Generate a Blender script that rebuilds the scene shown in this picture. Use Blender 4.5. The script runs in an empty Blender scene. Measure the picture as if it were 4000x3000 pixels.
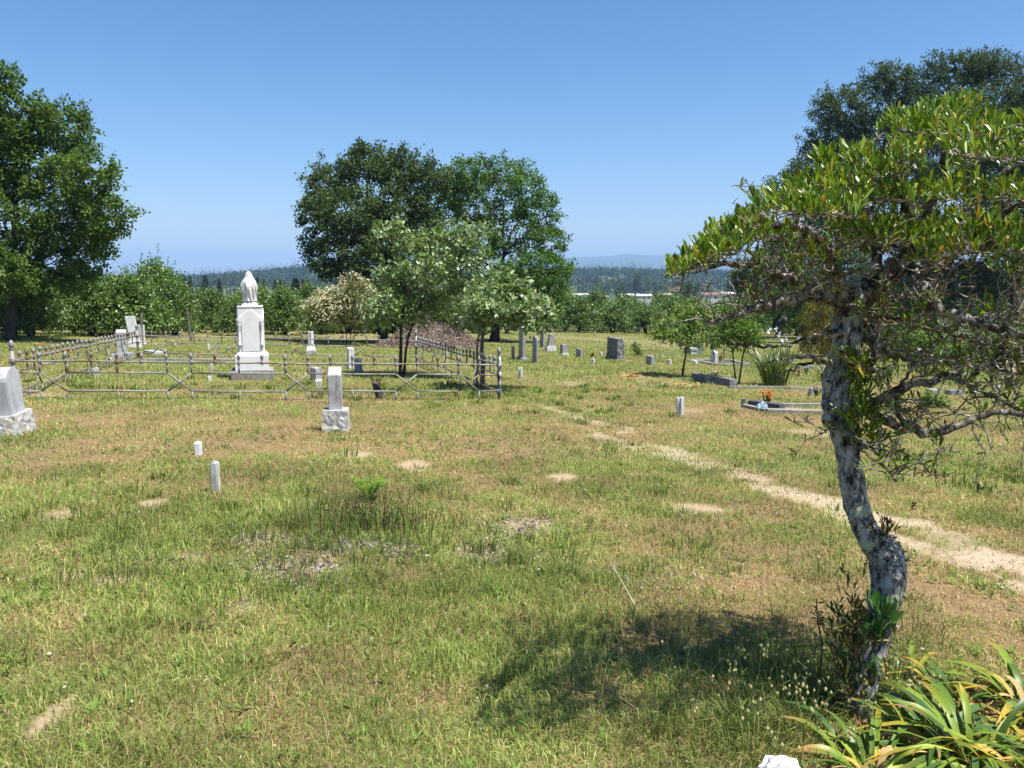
import bpy, bmesh, math, random
import numpy as np
from mathutils import Vector, noise as mnoise

# ------------------------------------------------------------------ camera / light
SC = bpy.context.scene
COL = SC.collection
R = math.radians
PITCH = R(7.57)
FPX = 3200.0                      # focal length in pixels of the 4000 x 3000 photograph
EYE = 1.65
cam = bpy.data.cameras.new("camera")
cam.sensor_fit = 'HORIZONTAL'
cam.angle = 2 * math.atan(2000 / FPX)
cam.clip_start = 0.05
cam.clip_end = 40000
co = bpy.data.objects.new("camera", cam)
COL.objects.link(co)
co.location = (0, 0, EYE)
co.rotation_euler = (math.pi / 2 - PITCH, 0, 0)
SC.camera = co

SUN_EL = R(66)
SUN_DIR = Vector((0.90 * math.cos(SUN_EL), -0.436 * math.cos(SUN_EL), math.sin(SUN_EL)))
w = bpy.data.worlds.new("World")
SC.world = w
w.use_nodes = True
nt = w.node_tree
bg = nt.nodes["Background"]
sky = nt.nodes.new("ShaderNodeTexSky")
sky.sky_type = 'NISHITA'
sky.sun_disc = False
sky.sun_elevation = SUN_EL
sky.sun_rotation = math.atan2(SUN_DIR.x, SUN_DIR.y)
sky.air_density = 1.0
sky.dust_density = 0.3
sky.ozone_density = 3.0
sep = nt.nodes.new("ShaderNodeSeparateColor")
cmb = nt.nodes.new("ShaderNodeCombineColor")
nt.links.new(sky.outputs[0], sep.inputs[0])
for ch, gam, gain in ((0, 1.48, 0.551), (1, 1.23, 0.80), (2, 1.12, 1.10)):     # deep clear spring blue
    pw = nt.nodes.new("ShaderNodeMath"); pw.operation = 'POWER'; pw.inputs[1].default_value = gam
    ml = nt.nodes.new("ShaderNodeMath"); ml.operation = 'MULTIPLY'; ml.inputs[1].default_value = gain
    nt.links.new(sep.outputs[ch], pw.inputs[0]); nt.links.new(pw.outputs[0], ml.inputs[0]); nt.links.new(ml.outputs[0], cmb.inputs[ch])
nt.links.new(cmb.outputs[0], bg.inputs[0])
bg.inputs[1].default_value = 0.056
sl = bpy.data.lights.new("sun", 'SUN')
sl.energy = 5.0
sl.angle = R(0.53)
sl.color = (1.0, 0.95, 0.87)
so = bpy.data.objects.new("sun", sl)
COL.objects.link(so)
so.rotation_euler = SUN_DIR.to_track_quat('Z', 'Y').to_euler()
so.location = (30, -20, 60)
SC.view_settings.view_transform = 'Standard'
SC.view_settings.look = 'None'
SC.view_settings.exposure = 1.0
SC.cycles.max_bounces = 6
SC.cycles.transparent_max_bounces = 4
SC.cycles.use_denoising = True

rng = np.random.default_rng(7)
random.seed(7)

# ------------------------------------------------------------------ terrain maths
PA, PB = 0.0434, 0.0295            # fall of the cemetery away from and to the right of the camera


def _hash(ix, iy, s):
    h = (ix.astype(np.int64) * 374761393 + iy.astype(np.int64) * 668265263 + s * 1442695041) & 0xFFFFFFFF
    h = ((h ^ (h >> 13)) * 1274126177) & 0xFFFFFFFF
    return ((h ^ (h >> 16)) & 0xFFFF) / 65535.0


def vnoise(x, y, s=0):
    x = np.asarray(x, float); y = np.asarray(y, float)
    ix = np.floor(x); iy = np.floor(y)
    fx = x - ix; fy = y - iy
    fx = fx * fx * (3 - 2 * fx); fy = fy * fy * (3 - 2 * fy)
    a = _hash(ix, iy, s); b = _hash(ix + 1, iy, s)
    c = _hash(ix, iy + 1, s); d = _hash(ix + 1, iy + 1, s)
    return (a * (1 - fx) + b * fx) * (1 - fy) + (c * (1 - fx) + d * fx) * fy


def fbm(x, y, s=0, o=4):
    t = 0; a = 0.5
    for k in range(o):
        t = t + a * vnoise(x * 2 ** k + 17.3 * k, y * 2 ** k - 9.1 * k, s + k)
        a *= 0.5
    return t / (1 - 0.5 ** o)


def sstep(a, b, x):
    t = np.clip((x - a) / (b - a), 0, 1)
    return t * t * (3 - 2 * t)


def gz(x, y):
    x = np.asarray(x, float); y = np.asarray(y, float)
    r = np.hypot(x, y)
    pl = -PA * y - PB * x
    und = (fbm(x / 1.3, y / 1.3, 3, 3) - 0.5) * 0.05 * sstep(1.0, 3.0, r)
    near = pl + und
    ang = np.arctan2(x, np.maximum(y, 1e-3))
    val = -20 + 9 * sstep(640, 950, r) + 6 * (fbm(x / 160, y / 160, 11, 3) - 0.5) * sstep(300, 700, r)
    # a wooded ridge beyond the valley
    crest = 6 + 9 * fbm(ang * 7 + 3, ang * 0 + 1.5, 21, 3) + 11 * np.exp(-((ang + 0.215) / 0.07) ** 2) - 6 * np.exp(-((ang + 0.33) / 0.09) ** 2) - 9 * sstep(-0.3, -0.42, ang)
    val = val + crest * sstep(900, 1350, r) * (1 - sstep(1500, 2300, r)) - 16 * sstep(1500, 2300, r)
    k = sstep(100, 380, r)
    return near * (1 - k) + val * k


def ray(u, v):
    x = (u - 2000.0) / FPX; y = (1500.0 - v) / FPX
    return np.array([x, math.cos(PITCH) + y * math.sin(PITCH), -math.sin(PITCH) + y * math.cos(PITCH)])


def depth_at(u, v):
    d = ray(u, v)
    return -EYE / (d[2] + PA * d[1] + PB * d[0])


def at(u, v, D=None):
    """point on the ground seen at pixel (u, v); with D, the point at that depth"""
    d = ray(u, v)
    if D is None:
        D = depth_at(u, v)
        p = d * D
        return np.array([p[0], p[1], float(gz(p[0], p[1]))])
    p = d * D
    return np.array([p[0], p[1], p[2] + EYE])


# ------------------------------------------------------------------ materials
def new_mat(name):
    m = bpy.data.materials.new(name)
    m.use_nodes = True
    n = m.node_tree
    b = n.nodes["Principled BSDF"]
    return m, n, b


def ramp(n, stops, fac):
    r = n.nodes.new("ShaderNodeValToRGB")
    e = r.color_ramp.elements
    while len(e) < len(stops):
        e.new(0.5)
    for i, (p, c) in enumerate(stops):
        e[i].position = p
        e[i].color = (*c, 1)
    n.links.new(fac, r.inputs[0])
    return r.outputs[0]


def nz(n, scale, detail=5, rough=0.6, stretch=(1, 1, 1), coord="Object"):
    tc = n.nodes.new("ShaderNodeTexCoord")
    mp = n.nodes.new("ShaderNodeMapping")
    mp.inputs["Scale"].default_value = stretch
    t = n.nodes.new("ShaderNodeTexNoise")
    t.inputs["Scale"].default_value = scale
    t.inputs["Detail"].default_value = detail
    t.inputs["Roughness"].default_value = rough
    n.links.new(tc.outputs[coord], mp.inputs[0])
    n.links.new(mp.outputs[0], t.inputs["Vector"])
    return t.outputs["Fac"]


def mixc(n, a, b, fac, mode='MIX'):
    m = n.nodes.new("ShaderNodeMix")
    m.data_type = 'RGBA'
    m.blend_type = mode
    for k, x in ((6, a), (7, b)):
        if isinstance(x, tuple):
            m.inputs[k].default_value = (*x, 1)
        else:
            n.links.new(x, m.inputs[k])
    if isinstance(fac, float):
        m.inputs[0].default_value = fac
    else:
        n.links.new(fac, m.inputs[0])
    return m.outputs[2]


def bump(n, b, h, strength=0.5, dist=0.01):
    bp = n.nodes.new("ShaderNodeBump")
    bp.inputs["Strength"].default_value = strength
    bp.inputs["Distance"].default_value = dist
    n.links.new(h, bp.inputs["Height"])
    n.links.new(bp.outputs[0], b.inputs["Normal"])


def stone_mat(name, stops, s1=6, streak=None, lichen=None, rough=0.85, bs=0.4, spk=90):
    m, n, b = new_mat(name)
    c = ramp(n, stops, nz(n, s1, 8, 0.65))
    sp = nz(n, spk, 3, 0.7)
    c = mixc(n, c, ramp(n, [(0.3, (0.55, 0.55, 0.55)), (0.7, (1, 1, 1))], sp), 0.6, 'MULTIPLY')
    if streak:
        f = ramp(n, [(0.5, (0, 0, 0)), (0.68, (1, 1, 1))], nz(n, 5, 6, 0.7, (3, 3, 0.6)))
        c = mixc(n, c, streak, f)
    if lichen:
        f = ramp(n, [(0.6, (0, 0, 0)), (0.66, (1, 1, 1))], nz(n, 9, 3, 0.5))
        c = mixc(n, c, lichen, f)
    n.links.new(c, b.inputs["Base Color"])
    b.inputs["Roughness"].default_value = rough
    b.inputs["Specular IOR Level"].default_value = 0.25
    bump(n, b, nz(n, 25, 8, 0.7), bs, 0.01)
    return m


M = {}
M['marble'] = stone_mat("weathered_white_marble", [(0.25, (0.55, 0.54, 0.52)), (0.5, (0.74, 0.73, 0.71)), (0.8, (0.82, 0.81, 0.79))], 5, (0.36, 0.36, 0.36))
M['marble_clean'] = stone_mat("white_marble", [(0.3, (0.68, 0.67, 0.66)), (0.55, (0.8, 0.79, 0.78)), (0.8, (0.84, 0.83, 0.82))], 4, None, None, 0.7, 0.15)
M['marble_grey'] = stone_mat("grey_weathered_marble", [(0.25, (0.30, 0.30, 0.30)), (0.5, (0.45, 0.45, 0.45)), (0.75, (0.56, 0.56, 0.55))], 6, (0.17, 0.17, 0.17))
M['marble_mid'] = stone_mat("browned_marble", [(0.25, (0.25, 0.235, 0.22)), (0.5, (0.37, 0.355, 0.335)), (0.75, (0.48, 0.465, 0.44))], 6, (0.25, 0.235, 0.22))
M['marble_bluegrey'] = stone_mat("bluegrey_marble", [(0.25, (0.38, 0.39, 0.41)), (0.5, (0.44, 0.45, 0.46)), (0.75, (0.54, 0.55, 0.56))], 7, (0.27, 0.27, 0.265), None, 0.85, 0.3, 140)
M['rough_marble'] = stone_mat("rough_hewn_marble", [(0.3, (0.16, 0.16, 0.16)), (0.48, (0.45, 0.44, 0.42)), (0.62, (0.66, 0.64, 0.6)), (0.8, (0.74, 0.72, 0.68))], 14, None, (0.5, 0.45, 0.3), 0.95, 0.9)
M['rough_grey'] = stone_mat("rough_grey_stone", [(0.3, (0.08, 0.075, 0.075)), (0.48, (0.22, 0.21, 0.2)), (0.62, (0.36, 0.35, 0.32)), (0.8, (0.42, 0.41, 0.38))], 9, None, (0.3, 0.3, 0.22), 0.95, 0.9)
M['granite'] = stone_mat("dark_grey_granite", [(0.3, (0.09, 0.09, 0.095)), (0.55, (0.2, 0.2, 0.21)), (0.75, (0.3, 0.3, 0.31))], 12, None, (0.42, 0.42, 0.3), 0.8, 0.9, 160)
M['granite_light'] = stone_mat("light_grey_granite", [(0.3, (0.22, 0.22, 0.23)), (0.55, (0.36, 0.36, 0.36)), (0.75, (0.5, 0.49, 0.47))], 12, None, (0.42, 0.42, 0.32), 0.8, 0.7, 160)
M['granite_polished'] = stone_mat("polished_dark_granite", [(0.3, (0.06, 0.06, 0.065)), (0.7, (0.12, 0.12, 0.125))], 20, None, None, 0.35, 0.05, 200)
M['concrete'] = stone_mat("old_concrete", [(0.3, (0.19, 0.18, 0.165)), (0.5, (0.29, 0.275, 0.25)), (0.75, (0.40, 0.38, 0.35))], 5, (0.15, 0.14, 0.12), None, 0.95, 0.6)
M['white_paint'] = stone_mat("chipped_white_paint", [(0.3, (0.5, 0.5, 0.48)), (0.45, (0.76, 0.76, 0.74)), (0.8, (0.82, 0.82, 0.8))], 9, None, None, 0.8, 0.3)
M['post_marker'] = stone_mat("dirty_white_marker", [(0.3, (0.42, 0.40, 0.36)), (0.5, (0.6, 0.585, 0.55)), (0.8, (0.74, 0.73, 0.7))], 9, (0.3, 0.28, 0.25))
M['wood_post'] = stone_mat("grey_weathered_wood", [(0.3, (0.11, 0.09, 0.08)), (0.6, (0.22, 0.19, 0.17)), (0.8, (0.3, 0.27, 0.25))], 8, (0.08, 0.06, 0.05))
M['white_rock'] = stone_mat("bright_white_rock", [(0.3, (0.7, 0.69, 0.67)), (0.7, (0.84, 0.83, 0.82))], 6, None, None, 0.8, 0.5)
M['soil'] = stone_mat("dry_sandy_soil", [(0.3, (0.28, 0.195, 0.12)), (0.55, (0.41, 0.30, 0.20)), (0.75, (0.51, 0.39, 0.275))], 14, None, None, 1.0, 1.0, 60)
M['mulch'] = stone_mat("brown_wood_mulch", [(0.3, (0.05, 0.033, 0.025)), (0.5, (0.14, 0.10, 0.075)), (0.75, (0.26, 0.2, 0.155))], 16, None, None, 1.0, 1.0, 40)
M['stump'] = stone_mat("dark_rotten_wood", [(0.3, (0.03, 0.024, 0.02)), (0.6, (0.11, 0.085, 0.07)), (0.8, (0.2, 0.165, 0.14))], 12, None, None, 1.0, 1.0)


def pipe_mat():
    m, n, b = new_mat("rusty_galvanised_pipe")
    c = ramp(n, [(0.36, (0.21, 0.21, 0.205)), (0.50, (0.27, 0.265, 0.25)), (0.57, (0.19, 0.135, 0.095)), (0.70, (0.15, 0.075, 0.04))], nz(n, 2.2, 6, 0.7, (1, 1, 0.6)))
    c = mixc(n, c, ramp(n, [(0.35, (0.5, 0.5, 0.5)), (0.6, (1, 1, 1))], nz(n, 60, 3)), 0.5, 'MULTIPLY')
    n.links.new(c, b.inputs["Base Color"])
    b.inputs["Roughness"].default_value = 0.6
    b.inputs["Metallic"].default_value = 0.15
    bump(n, b, nz(n, 80, 4), 0.3, 0.004)
    return m


def pipe_dark():
    m, n, b = new_mat("peeling_silver_on_dark_pipe")
    c = ramp(n, [(0.44, (0.03, 0.032, 0.035)), (0.5, (0.07, 0.075, 0.085)), (0.54, (0.42, 0.45, 0.5))], nz(n, 14, 6, 0.7, (1, 1, 0.5)))
    n.links.new(c, b.inputs["Base Color"])
    b.inputs["Roughness"].default_value = 0.5
    bump(n, b, nz(n, 60, 4), 0.4, 0.004)
    return m


M['pipe'] = pipe_mat()
M['pipe_dark'] = pipe_dark()


def bark(name, stops, scale=7, stretch=(1, 1, 0.35), lich=None, lich_lo=0.56, bs=1.0, dist=0.03):
    m, n, b = new_mat(name)
    f = nz(n, scale, 8, 0.68, stretch)
    c = ramp(n, stops, f)
    if lich:
        g = ramp(n, [(lich_lo, (0, 0, 0)), (lich_lo + 0.05, (1, 1, 1))], nz(n, 11, 5, 0.65))
        c = mixc(n, c, lich, g)
    n.links.new(c, b.inputs["Base Color"])
    b.inputs["Roughness"].default_value = 0.95
    b.inputs["Specular IOR Level"].default_value = 0.15
    bump(n, b, f, bs, dist)
    return m


M['bark_oak'] = bark("dark_oak_bark", [(0.3, (0.018, 0.015, 0.012)), (0.55, (0.06, 0.05, 0.042)), (0.75, (0.13, 0.115, 0.1))], 3)
M['bark_sap'] = bark("grey_sapling_bark", [(0.3, (0.06, 0.05, 0.042)), (0.55, (0.15, 0.13, 0.11)), (0.75, (0.27, 0.25, 0.22))], 9)
M['bark_front'] = bark("mottled_lichened_bark", [(0.36, (0.014, 0.013, 0.013)), (0.44, (0.07, 0.066, 0.063)), (0.52, (0.24, 0.24, 0.24)), (0.64, (0.44, 0.44, 0.44))], 34, (1, 1, 0.45), (0.38, 0.42, 0.29), 0.54, 0.8, 0.012)
M['bark_limb'] = bark("dark_mossy_limb_bark", [(0.40, (0.03, 0.026, 0.023)), (0.5, (0.10, 0.085, 0.075)), (0.58, (0.27, 0.25, 0.23)), (0.75, (0.42, 0.40, 0.38))], 26, (1, 1, 0.6), (0.24, 0.26, 0.16), 0.6, 0.8, 0.01)
M['twig'] = bark("bare_grey_twig", [(0.35, (0.07, 0.055, 0.045)), (0.5, (0.18, 0.15, 0.13)), (0.64, (0.46, 0.42, 0.38))], 30, (1, 1, 1), None, 0.6, 0.5, 0.004)


def leaf_mat(name, trans=0.3, rough=0.6, spec=0.2, tcol=(1.25, 1.3, 0.6)):
    m, n, b = new_mat(name)
    a = n.nodes.new("ShaderNodeAttribute")
    a.attribute_name = "col"
    n.links.new(a.outputs["Color"], b.inputs["Base Color"])
    b.inputs["Roughness"].default_value = rough
    b.inputs["Specular IOR Level"].default_value = spec
    if trans > 0:
        t = n.nodes.new("ShaderNodeBsdfTranslucent")
        n.links.new(mixc(n, a.outputs["Color"], tcol, 1.0, 'MULTIPLY'), t.inputs["Color"])
        mx = n.nodes.new("ShaderNodeMixShader")
        mx.inputs[0].default_value = trans
        n.links.new(b.outputs[0], mx.inputs[1])
        n.links.new(t.outputs[0], mx.inputs[2])
        n.links.new(mx.outputs[0], n.nodes["Material Output"].inputs["Surface"])
    return m


M['leaf'] = leaf_mat("leaf")
M['leaf_gloss'] = leaf_mat("glossy_leaf", 0.22, 0.38, 0.5)
M['leaf_lily'] = leaf_mat("lily_leaf", 0.22, 0.42, 0.35)
M['grass'] = leaf_mat("grass_blade", 0.3, 0.65, 0.2, (1.15, 1.15, 0.8))
M['dry'] = leaf_mat("dry_plant_matter", 0.15, 0.9, 0.1, (1, 1, 1))
M['petal'] = leaf_mat("petal", 0.2, 0.7, 0.2, (1, 1, 1))


def plain(name, c, rough=0.8, var=0.25, sc=8):
    m, n, b = new_mat(name)
    d = tuple(x * (1 - var) for x in c)
    n.links.new(ramp(n, [(0.35, d), (0.65, c)], nz(n, sc, 5)), b.inputs["Base Color"])
    b.inputs["Roughness"].default_value = rough
    return m


# ------------------------------------------------------------------ mesh helpers
def mk(name, V, F, mat, parent=None, origin=None, smooth=False, col=None, link=True):
    """V (n,3); F: list of index arrays of shape (m,3) / (m,4) or list of tuples"""
    V = np.asarray(V, dtype=np.float32).reshape(-1, 3)
    if origin is not None:
        V = V - np.asarray(origin, dtype=np.float32)
    groups = []
    if isinstance(F, np.ndarray):
        groups = [F]
    elif len(F) and isinstance(F[0], np.ndarray):
        groups = [f for f in F if len(f)]
    else:
        by = {}
        for f in F:
            by.setdefault(len(f), []).append(f)
        groups = [np.array(x) for x in by.values()]
    me = bpy.data.meshes.new(name)
    me.vertices.add(len(V))
    me.vertices.foreach_set("co", V.ravel())
    loops = np.concatenate([g.ravel() for g in groups]).astype(np.int32)
    tot = np.concatenate([np.full(len(g), g.shape[1], dtype=np.int32) for g in groups])
    st = np.concatenate([[0], np.cumsum(tot)[:-1]]).astype(np.int32)
    me.loops.add(len(loops))
    me.loops.foreach_set("vertex_index", loops)
    me.polygons.add(len(tot))
    me.polygons.foreach_set("loop_start", st)
    me.polygons.foreach_set("use_smooth", np.full(len(tot), bool(smooth)))
    if col is not None:
        a = me.color_attributes.new("col", 'FLOAT_COLOR', 'POINT')
        c = np.ones((len(V), 4), dtype=np.float32)
        c[:, :3] = col
        a.data.foreach_set("color", c.ravel())
    me.update(calc_edges=True)
    me.materials.append(mat)
    o = bpy.data.objects.new(name, me)
    if origin is not None and parent is None:
        o.location = origin
    if parent is not None:
        o.parent = parent
    COL.objects.link(o)
    return o


def tag(o, label, cat, group=None, kind=None):
    if label:
        o["label"] = label
    if cat:
        o["category"] = cat
    if group:
        o["group"] = group
    if kind:
        o["kind"] = kind
    return o


def thing(name, label, cat, loc=(0, 0, 0), rz=0.0, group=None):
    o = bpy.data.objects.new(name, None)
    o.empty_display_size = 0.2
    COL.objects.link(o)
    o.location = [float(x) for x in loc]
    o.rotation_euler = (0, 0, rz)
    return tag(o, label, cat, group)


def dup(root, loc, rz, scale, label, group):
    r = root.copy()
    COL.objects.link(r)
    r.location = [float(x) for x in loc]
    r.rotation_euler = (0, 0, rz)
    r.scale = (scale[0], scale[0], scale[1])
    r["label"] = label
    if group:
        r["group"] = group
    for ch in root.children:
        c = ch.copy()
        COL.objects.link(c)
        c.parent = r
        for g in ch.children:
            d = g.copy()
            COL.objects.link(d)
            d.parent = c
    return r


class G:
    """collects pieces of geometry with an optional colour each"""
    def __init__(s):
        s.v = []; s.f3 = []; s.f4 = []; s.c = []; s.n = 0

    def add(s, V, F4=None, F3=None, col=None):
        V = np.asarray(V, float).reshape(-1, 3)
        if F4 is not None and len(F4):
            s.f4.append(np.asarray(F4) + s.n)
        if F3 is not None and len(F3):
            s.f3.append(np.asarray(F3) + s.n)
        if col is not None:
            c = np.asarray(col, float)
            s.c.append(np.broadcast_to(c, V.shape))
        s.v.append(V)
        s.n += len(V)
        return s

    def tube(s, P, Rr, n=8, col=None, cap=True):
        P = np.asarray(P, float)
        Rr = np.broadcast_to(np.asarray(Rr, float), (len(P),))
        k = len(P)
        T = np.gradient(P, axis=0)
        T /= np.linalg.norm(T, axis=1)[:, None] + 1e-9
        ref = np.array([0.0, 0, 1]) if abs(T[:, 2]).mean() < 0.8 else np.array([1.0, 0.2, 0])
        A = np.cross(T, ref)
        A /= np.linalg.norm(A, axis=1)[:, None] + 1e-9
        B = np.cross(T, A)
        th = np.arange(n) * 2 * math.pi / n
        V = P[:, None, :] + Rr[:, None, None] * (np.cos(th)[None, :, None] * A[:, None, :] + np.sin(th)[None, :, None] * B[:, None, :])
        V = V.reshape(-1, 3)
        i = np.arange(k - 1)[:, None] * n + np.arange(n)[None, :]
        j = np.arange(k - 1)[:, None] * n + (np.arange(n)[None, :] + 1) % n
        F = np.stack([i, i + n, j + n, j], -1).reshape(-1, 4)
        f3 = None
        if cap:
            V = np.vstack([V, P[0], P[-1]])
            q = np.arange(n); q2 = (q + 1) % n
            f3 = np.vstack([np.stack([q, q2, np.full(n, k * n)], -1), np.stack([(k - 1) * n + q2, (k - 1) * n + q, np.full(n, k * n + 1)], -1)])
        return s.add(V, F, f3, col)

    def box(s, c, d, col=None, taper=1.0, rz=0.0):
        cx, cy, z0 = c
        w_, l_, h_ = d
        b = np.array([[-1, -1], [1, -1], [1, 1], [-1, 1]]) * 0.5
        lo = b * [w_, l_]; hi = lo * taper
        cs, sn = math.cos(rz), math.sin(rz)
        rot = np.array([[cs, sn], [-sn, cs]])
        lo = lo @ rot; hi = hi @ rot
        V = [[cx + x, cy + y, z0] for x, y in lo] + [[cx + x, cy + y, z0 + h_] for x, y in hi]
        return s.add(V, [[0, 3, 2, 1], [4, 5, 6, 7], [0, 1, 5, 4], [1, 2, 6, 5], [2, 3, 7, 6], [3, 0, 4, 7]], None, col)

    def lathe(s, prof, n=24, c=(0, 0, 0), fold=None, col=None):
        prof = np.asarray(prof, float)
        th = np.arange(n) * 2 * math.pi / n
        V = []
        for r_, z in prof:
            rr = np.full(n, r_) if fold is None else r_ * fold(th, z)
            V.append(np.stack([c[0] + rr * np.cos(th), c[1] + rr * np.sin(th), np.full(n, c[2] + z)], -1))
        V = np.vstack(V)
        k = len(prof)
        i = np.arange(k - 1)[:, None] * n + np.arange(n)[None, :]
        j = np.arange(k - 1)[:, None] * n + (np.arange(n)[None, :] + 1) % n
        F = np.stack([i, j, j + n, i + n], -1).reshape(-1, 4)
        return s.add(V, F, None, col)

    def build(s, name, mat, parent=None, origin=None, smooth=False):
        F = []
        if s.f4:
            F.append(np.vstack(s.f4))
        if s.f3:
            F.append(np.vstack(s.f3))
        return mk(name, np.vstack(s.v), F, mat, parent, origin, smooth, np.vstack(s.c) if s.c else None)


def bevel_mesh(o, wdt=0.008, seg=2):
    bm = bmesh.new()
    bm.from_mesh(o.data)
    bmesh.ops.remove_doubles(bm, verts=bm.verts, dist=1e-5)
    bmesh.ops.recalc_face_normals(bm, faces=bm.faces)
    ed = [e for e in bm.edges if len(e.link_faces) == 2 and e.calc_face_angle(0) > 0.5]
    bmesh.ops.bevel(bm, geom=ed, offset=wdt, segments=seg, affect='EDGES', clamp_overlap=True)
    bm.to_mesh(o.data)
    bm.free()
    return o


def slab(name, prof, thick, mat, parent, axis='x', bev=0.008, off=0.0, lean=0.0):
    """outline in (width, z) extruded by thick; axis = direction of the thickness"""
    prof = list(prof)
    n = len(prof)
    g = []
    for s_ in (-0.5, 0.5):
        for a, z in prof:
            if axis == 'x':
                g.append((s_ * thick + off + z * lean, a, z))
            else:
                g.append((a + z * lean, s_ * thick + off, z))
    F = [tuple(range(n)), tuple(range(2 * n - 1, n - 1, -1))]
    for i in range(n):
        j = (i + 1) % n
        F.append((i, i + n, j + n, j))
    o = mk(name, g, F, mat, parent)
    return bevel_mesh(o, bev)


def arch(wd, h, rise, n=10):
    """slab outline with a rounded top"""
    p = [(-wd / 2, -0.06), (wd / 2, -0.06)]
    for i in range(n + 1):
        t = math.pi * i / n
        p.append((wd / 2 * math.cos(t), h - rise + rise * math.sin(t)))
    return p


def rect(wd, h, top=1.0):
    return [(-wd / 2, -0.06), (wd / 2, -0.06), (wd / 2 * top, h), (-wd / 2 * top, h)]


def rough_block(name, d, mat, parent, z0=0.0, amp=0.02, cuts=7, seed=0, off=(0, 0), taper=0.92):
    bm = bmesh.new()
    bmesh.ops.create_cube(bm, size=1.0)
    bmesh.ops.subdivide_edges(bm, edges=bm.edges[:], cuts=cuts, use_grid_fill=True)
    for v in bm.verts:
        c = v.co.copy()
        e = Vector((c.x * d[0], c.y * d[1], (c.z + 0.5) * d[2]))
        t = 1 - (1 - taper) * (c.z + 0.5)
        e.x *= t; e.y *= t
        q = e * 9 + Vector((seed * 3.7, seed * 1.3, 0))
        nrm = c.normalized()
        k = mnoise.noise(q) + 0.5 * mnoise.noise(q * 2.3)
        side = 1.0 if abs(c.z) < 0.45 else 0.35
        e += Vector((nrm.x, nrm.y, nrm.z * 0.5)) * k * amp * side
        v.co = e + Vector((off[0], off[1], z0))
    me = bpy.data.meshes.new(name)
    bm.to_mesh(me)
    bm.free()
    me.materials.append(mat)
    o = bpy.data.objects.new(name, me)
    o.parent = parent
    COL.objects.link(o)
    return o


# ------------------------------------------------------------------ ground cover map
def poly_dist(x, y, pts):
    d = np.full(np.shape(x), 1e9)
    for (x0, y0), (x1, y1) in zip(pts[:-1], pts[1:]):
        dx, dy = x1 - x0, y1 - y0
        t = np.clip(((x - x0) * dx + (y - y0) * dy) / (dx * dx + dy * dy), 0, 1)
        d = np.minimum(d, np.hypot(x - x0 - t * dx, y - y0 - t * dy))
    return d


PATH = [tuple(at(u, v)[:2]) for u, v in ((2120, 1590), (2250, 1628), (2420, 1690), (2700, 1790), (2950, 1872), (3250, 1950), (3500, 2045), (3750, 2125), (4000, 2215), (4400, 2360))]
PATH_B = [tuple(at(u, v)[:2]) for u, v in ((2300, 1680), (2520, 1755), (2760, 1835), (3000, 1915), (3300, 2010), (3600, 2130), (4000, 2290))]


def blob(u, v, ru, rv):
    c = at(u, v); l = at(u - ru, v); n_ = at(u, v + rv); f_ = at(u, v - rv)
    return c[0], c[1], abs(c[0] - l[0]), max(0.15, abs(f_[1] - n_[1]) / 2)


DRY = [(*blob(*b[:4]), b[4]) for b in (
    (500, 1640, 900, 60, 0.35), (1000, 1740, 700, 60, 0.30), (1200, 1560, 700, 25, 0.2), (150, 2450, 500, 120, 0.12),
    (500, 2750, 700, 150, 0.16), (2200, 1700, 420, 60, 0.18), (3000, 1640, 700, 40, 0.3), (2700, 1580, 500, 35, 0.25), (3700, 2380, 450, 150, 0.28),
    (2450, 2620, 250, 70, 0.2), (2900, 2280, 300, 80, 0.15), (800, 2080, 700, 150, -0.12), (1700, 2100, 600, 160, -0.16), (2400, 1580, 300, 60, -0.2),
    (3300, 1760, 500, 50, 0.05), (3700, 1850, 400, 60, -0.14), (1500, 2450, 500, 150, -0.1), (700, 1490, 600, 30, -0.2), (1700, 1520, 300, 25, -0.25),
    (200, 2000, 300, 120, -0.1), (2600, 2850, 500, 200, -0.15), (1500, 1380, 900, 30, -0.08), (2500, 1330, 700, 25, -0.25), (2400, 1420, 600, 40, -0.12), (900, 1440, 700, 40, -0.15))]
BARE = [(*blob(*b[:4]), b[4]) for b in (
    (600, 1962, 75, 18, 1.0), (250, 2015, 80, 16, 0.75), (450, 2262, 105, 28, 1.0), (290, 2250, 45, 14, 0.8), (188, 2812, 40, 14, 0.9), (1380, 1775, 70, 16, 0.9),
    (1612, 1815, 66, 24, 1.0), (2200, 1858, 52, 12, 1.0), (2715, 1982, 125, 22, 1.0), (2720, 1995, 90, 16, 0.6), (970, 2380, 70, 22, 0.6), (1300, 2150, 120, 32, 0.85),
    (1150, 2230, 170, 45, 0.72), (2050, 2060, 110, 40, 0.75), (1900, 2160, 100, 32, 0.68), (1020, 2110, 130, 32, 0.65), (1550, 2150, 90, 26, 0.6), (3200, 1690, 120, 14, 0.6), (2700, 1605, 60, 8, 0.5),
    (3080, 1600, 150, 9, 0.8), (720, 2190, 90, 25, 0.55), (130, 1545, 160, 8, 0.6), (1200, 1560, 120, 6, 0.5), (2240, 1500, 50, 12, 0.4), (2480, 1470, 60, 8, 0.5), (2650, 1500, 60, 9, 0.5))]


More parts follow.
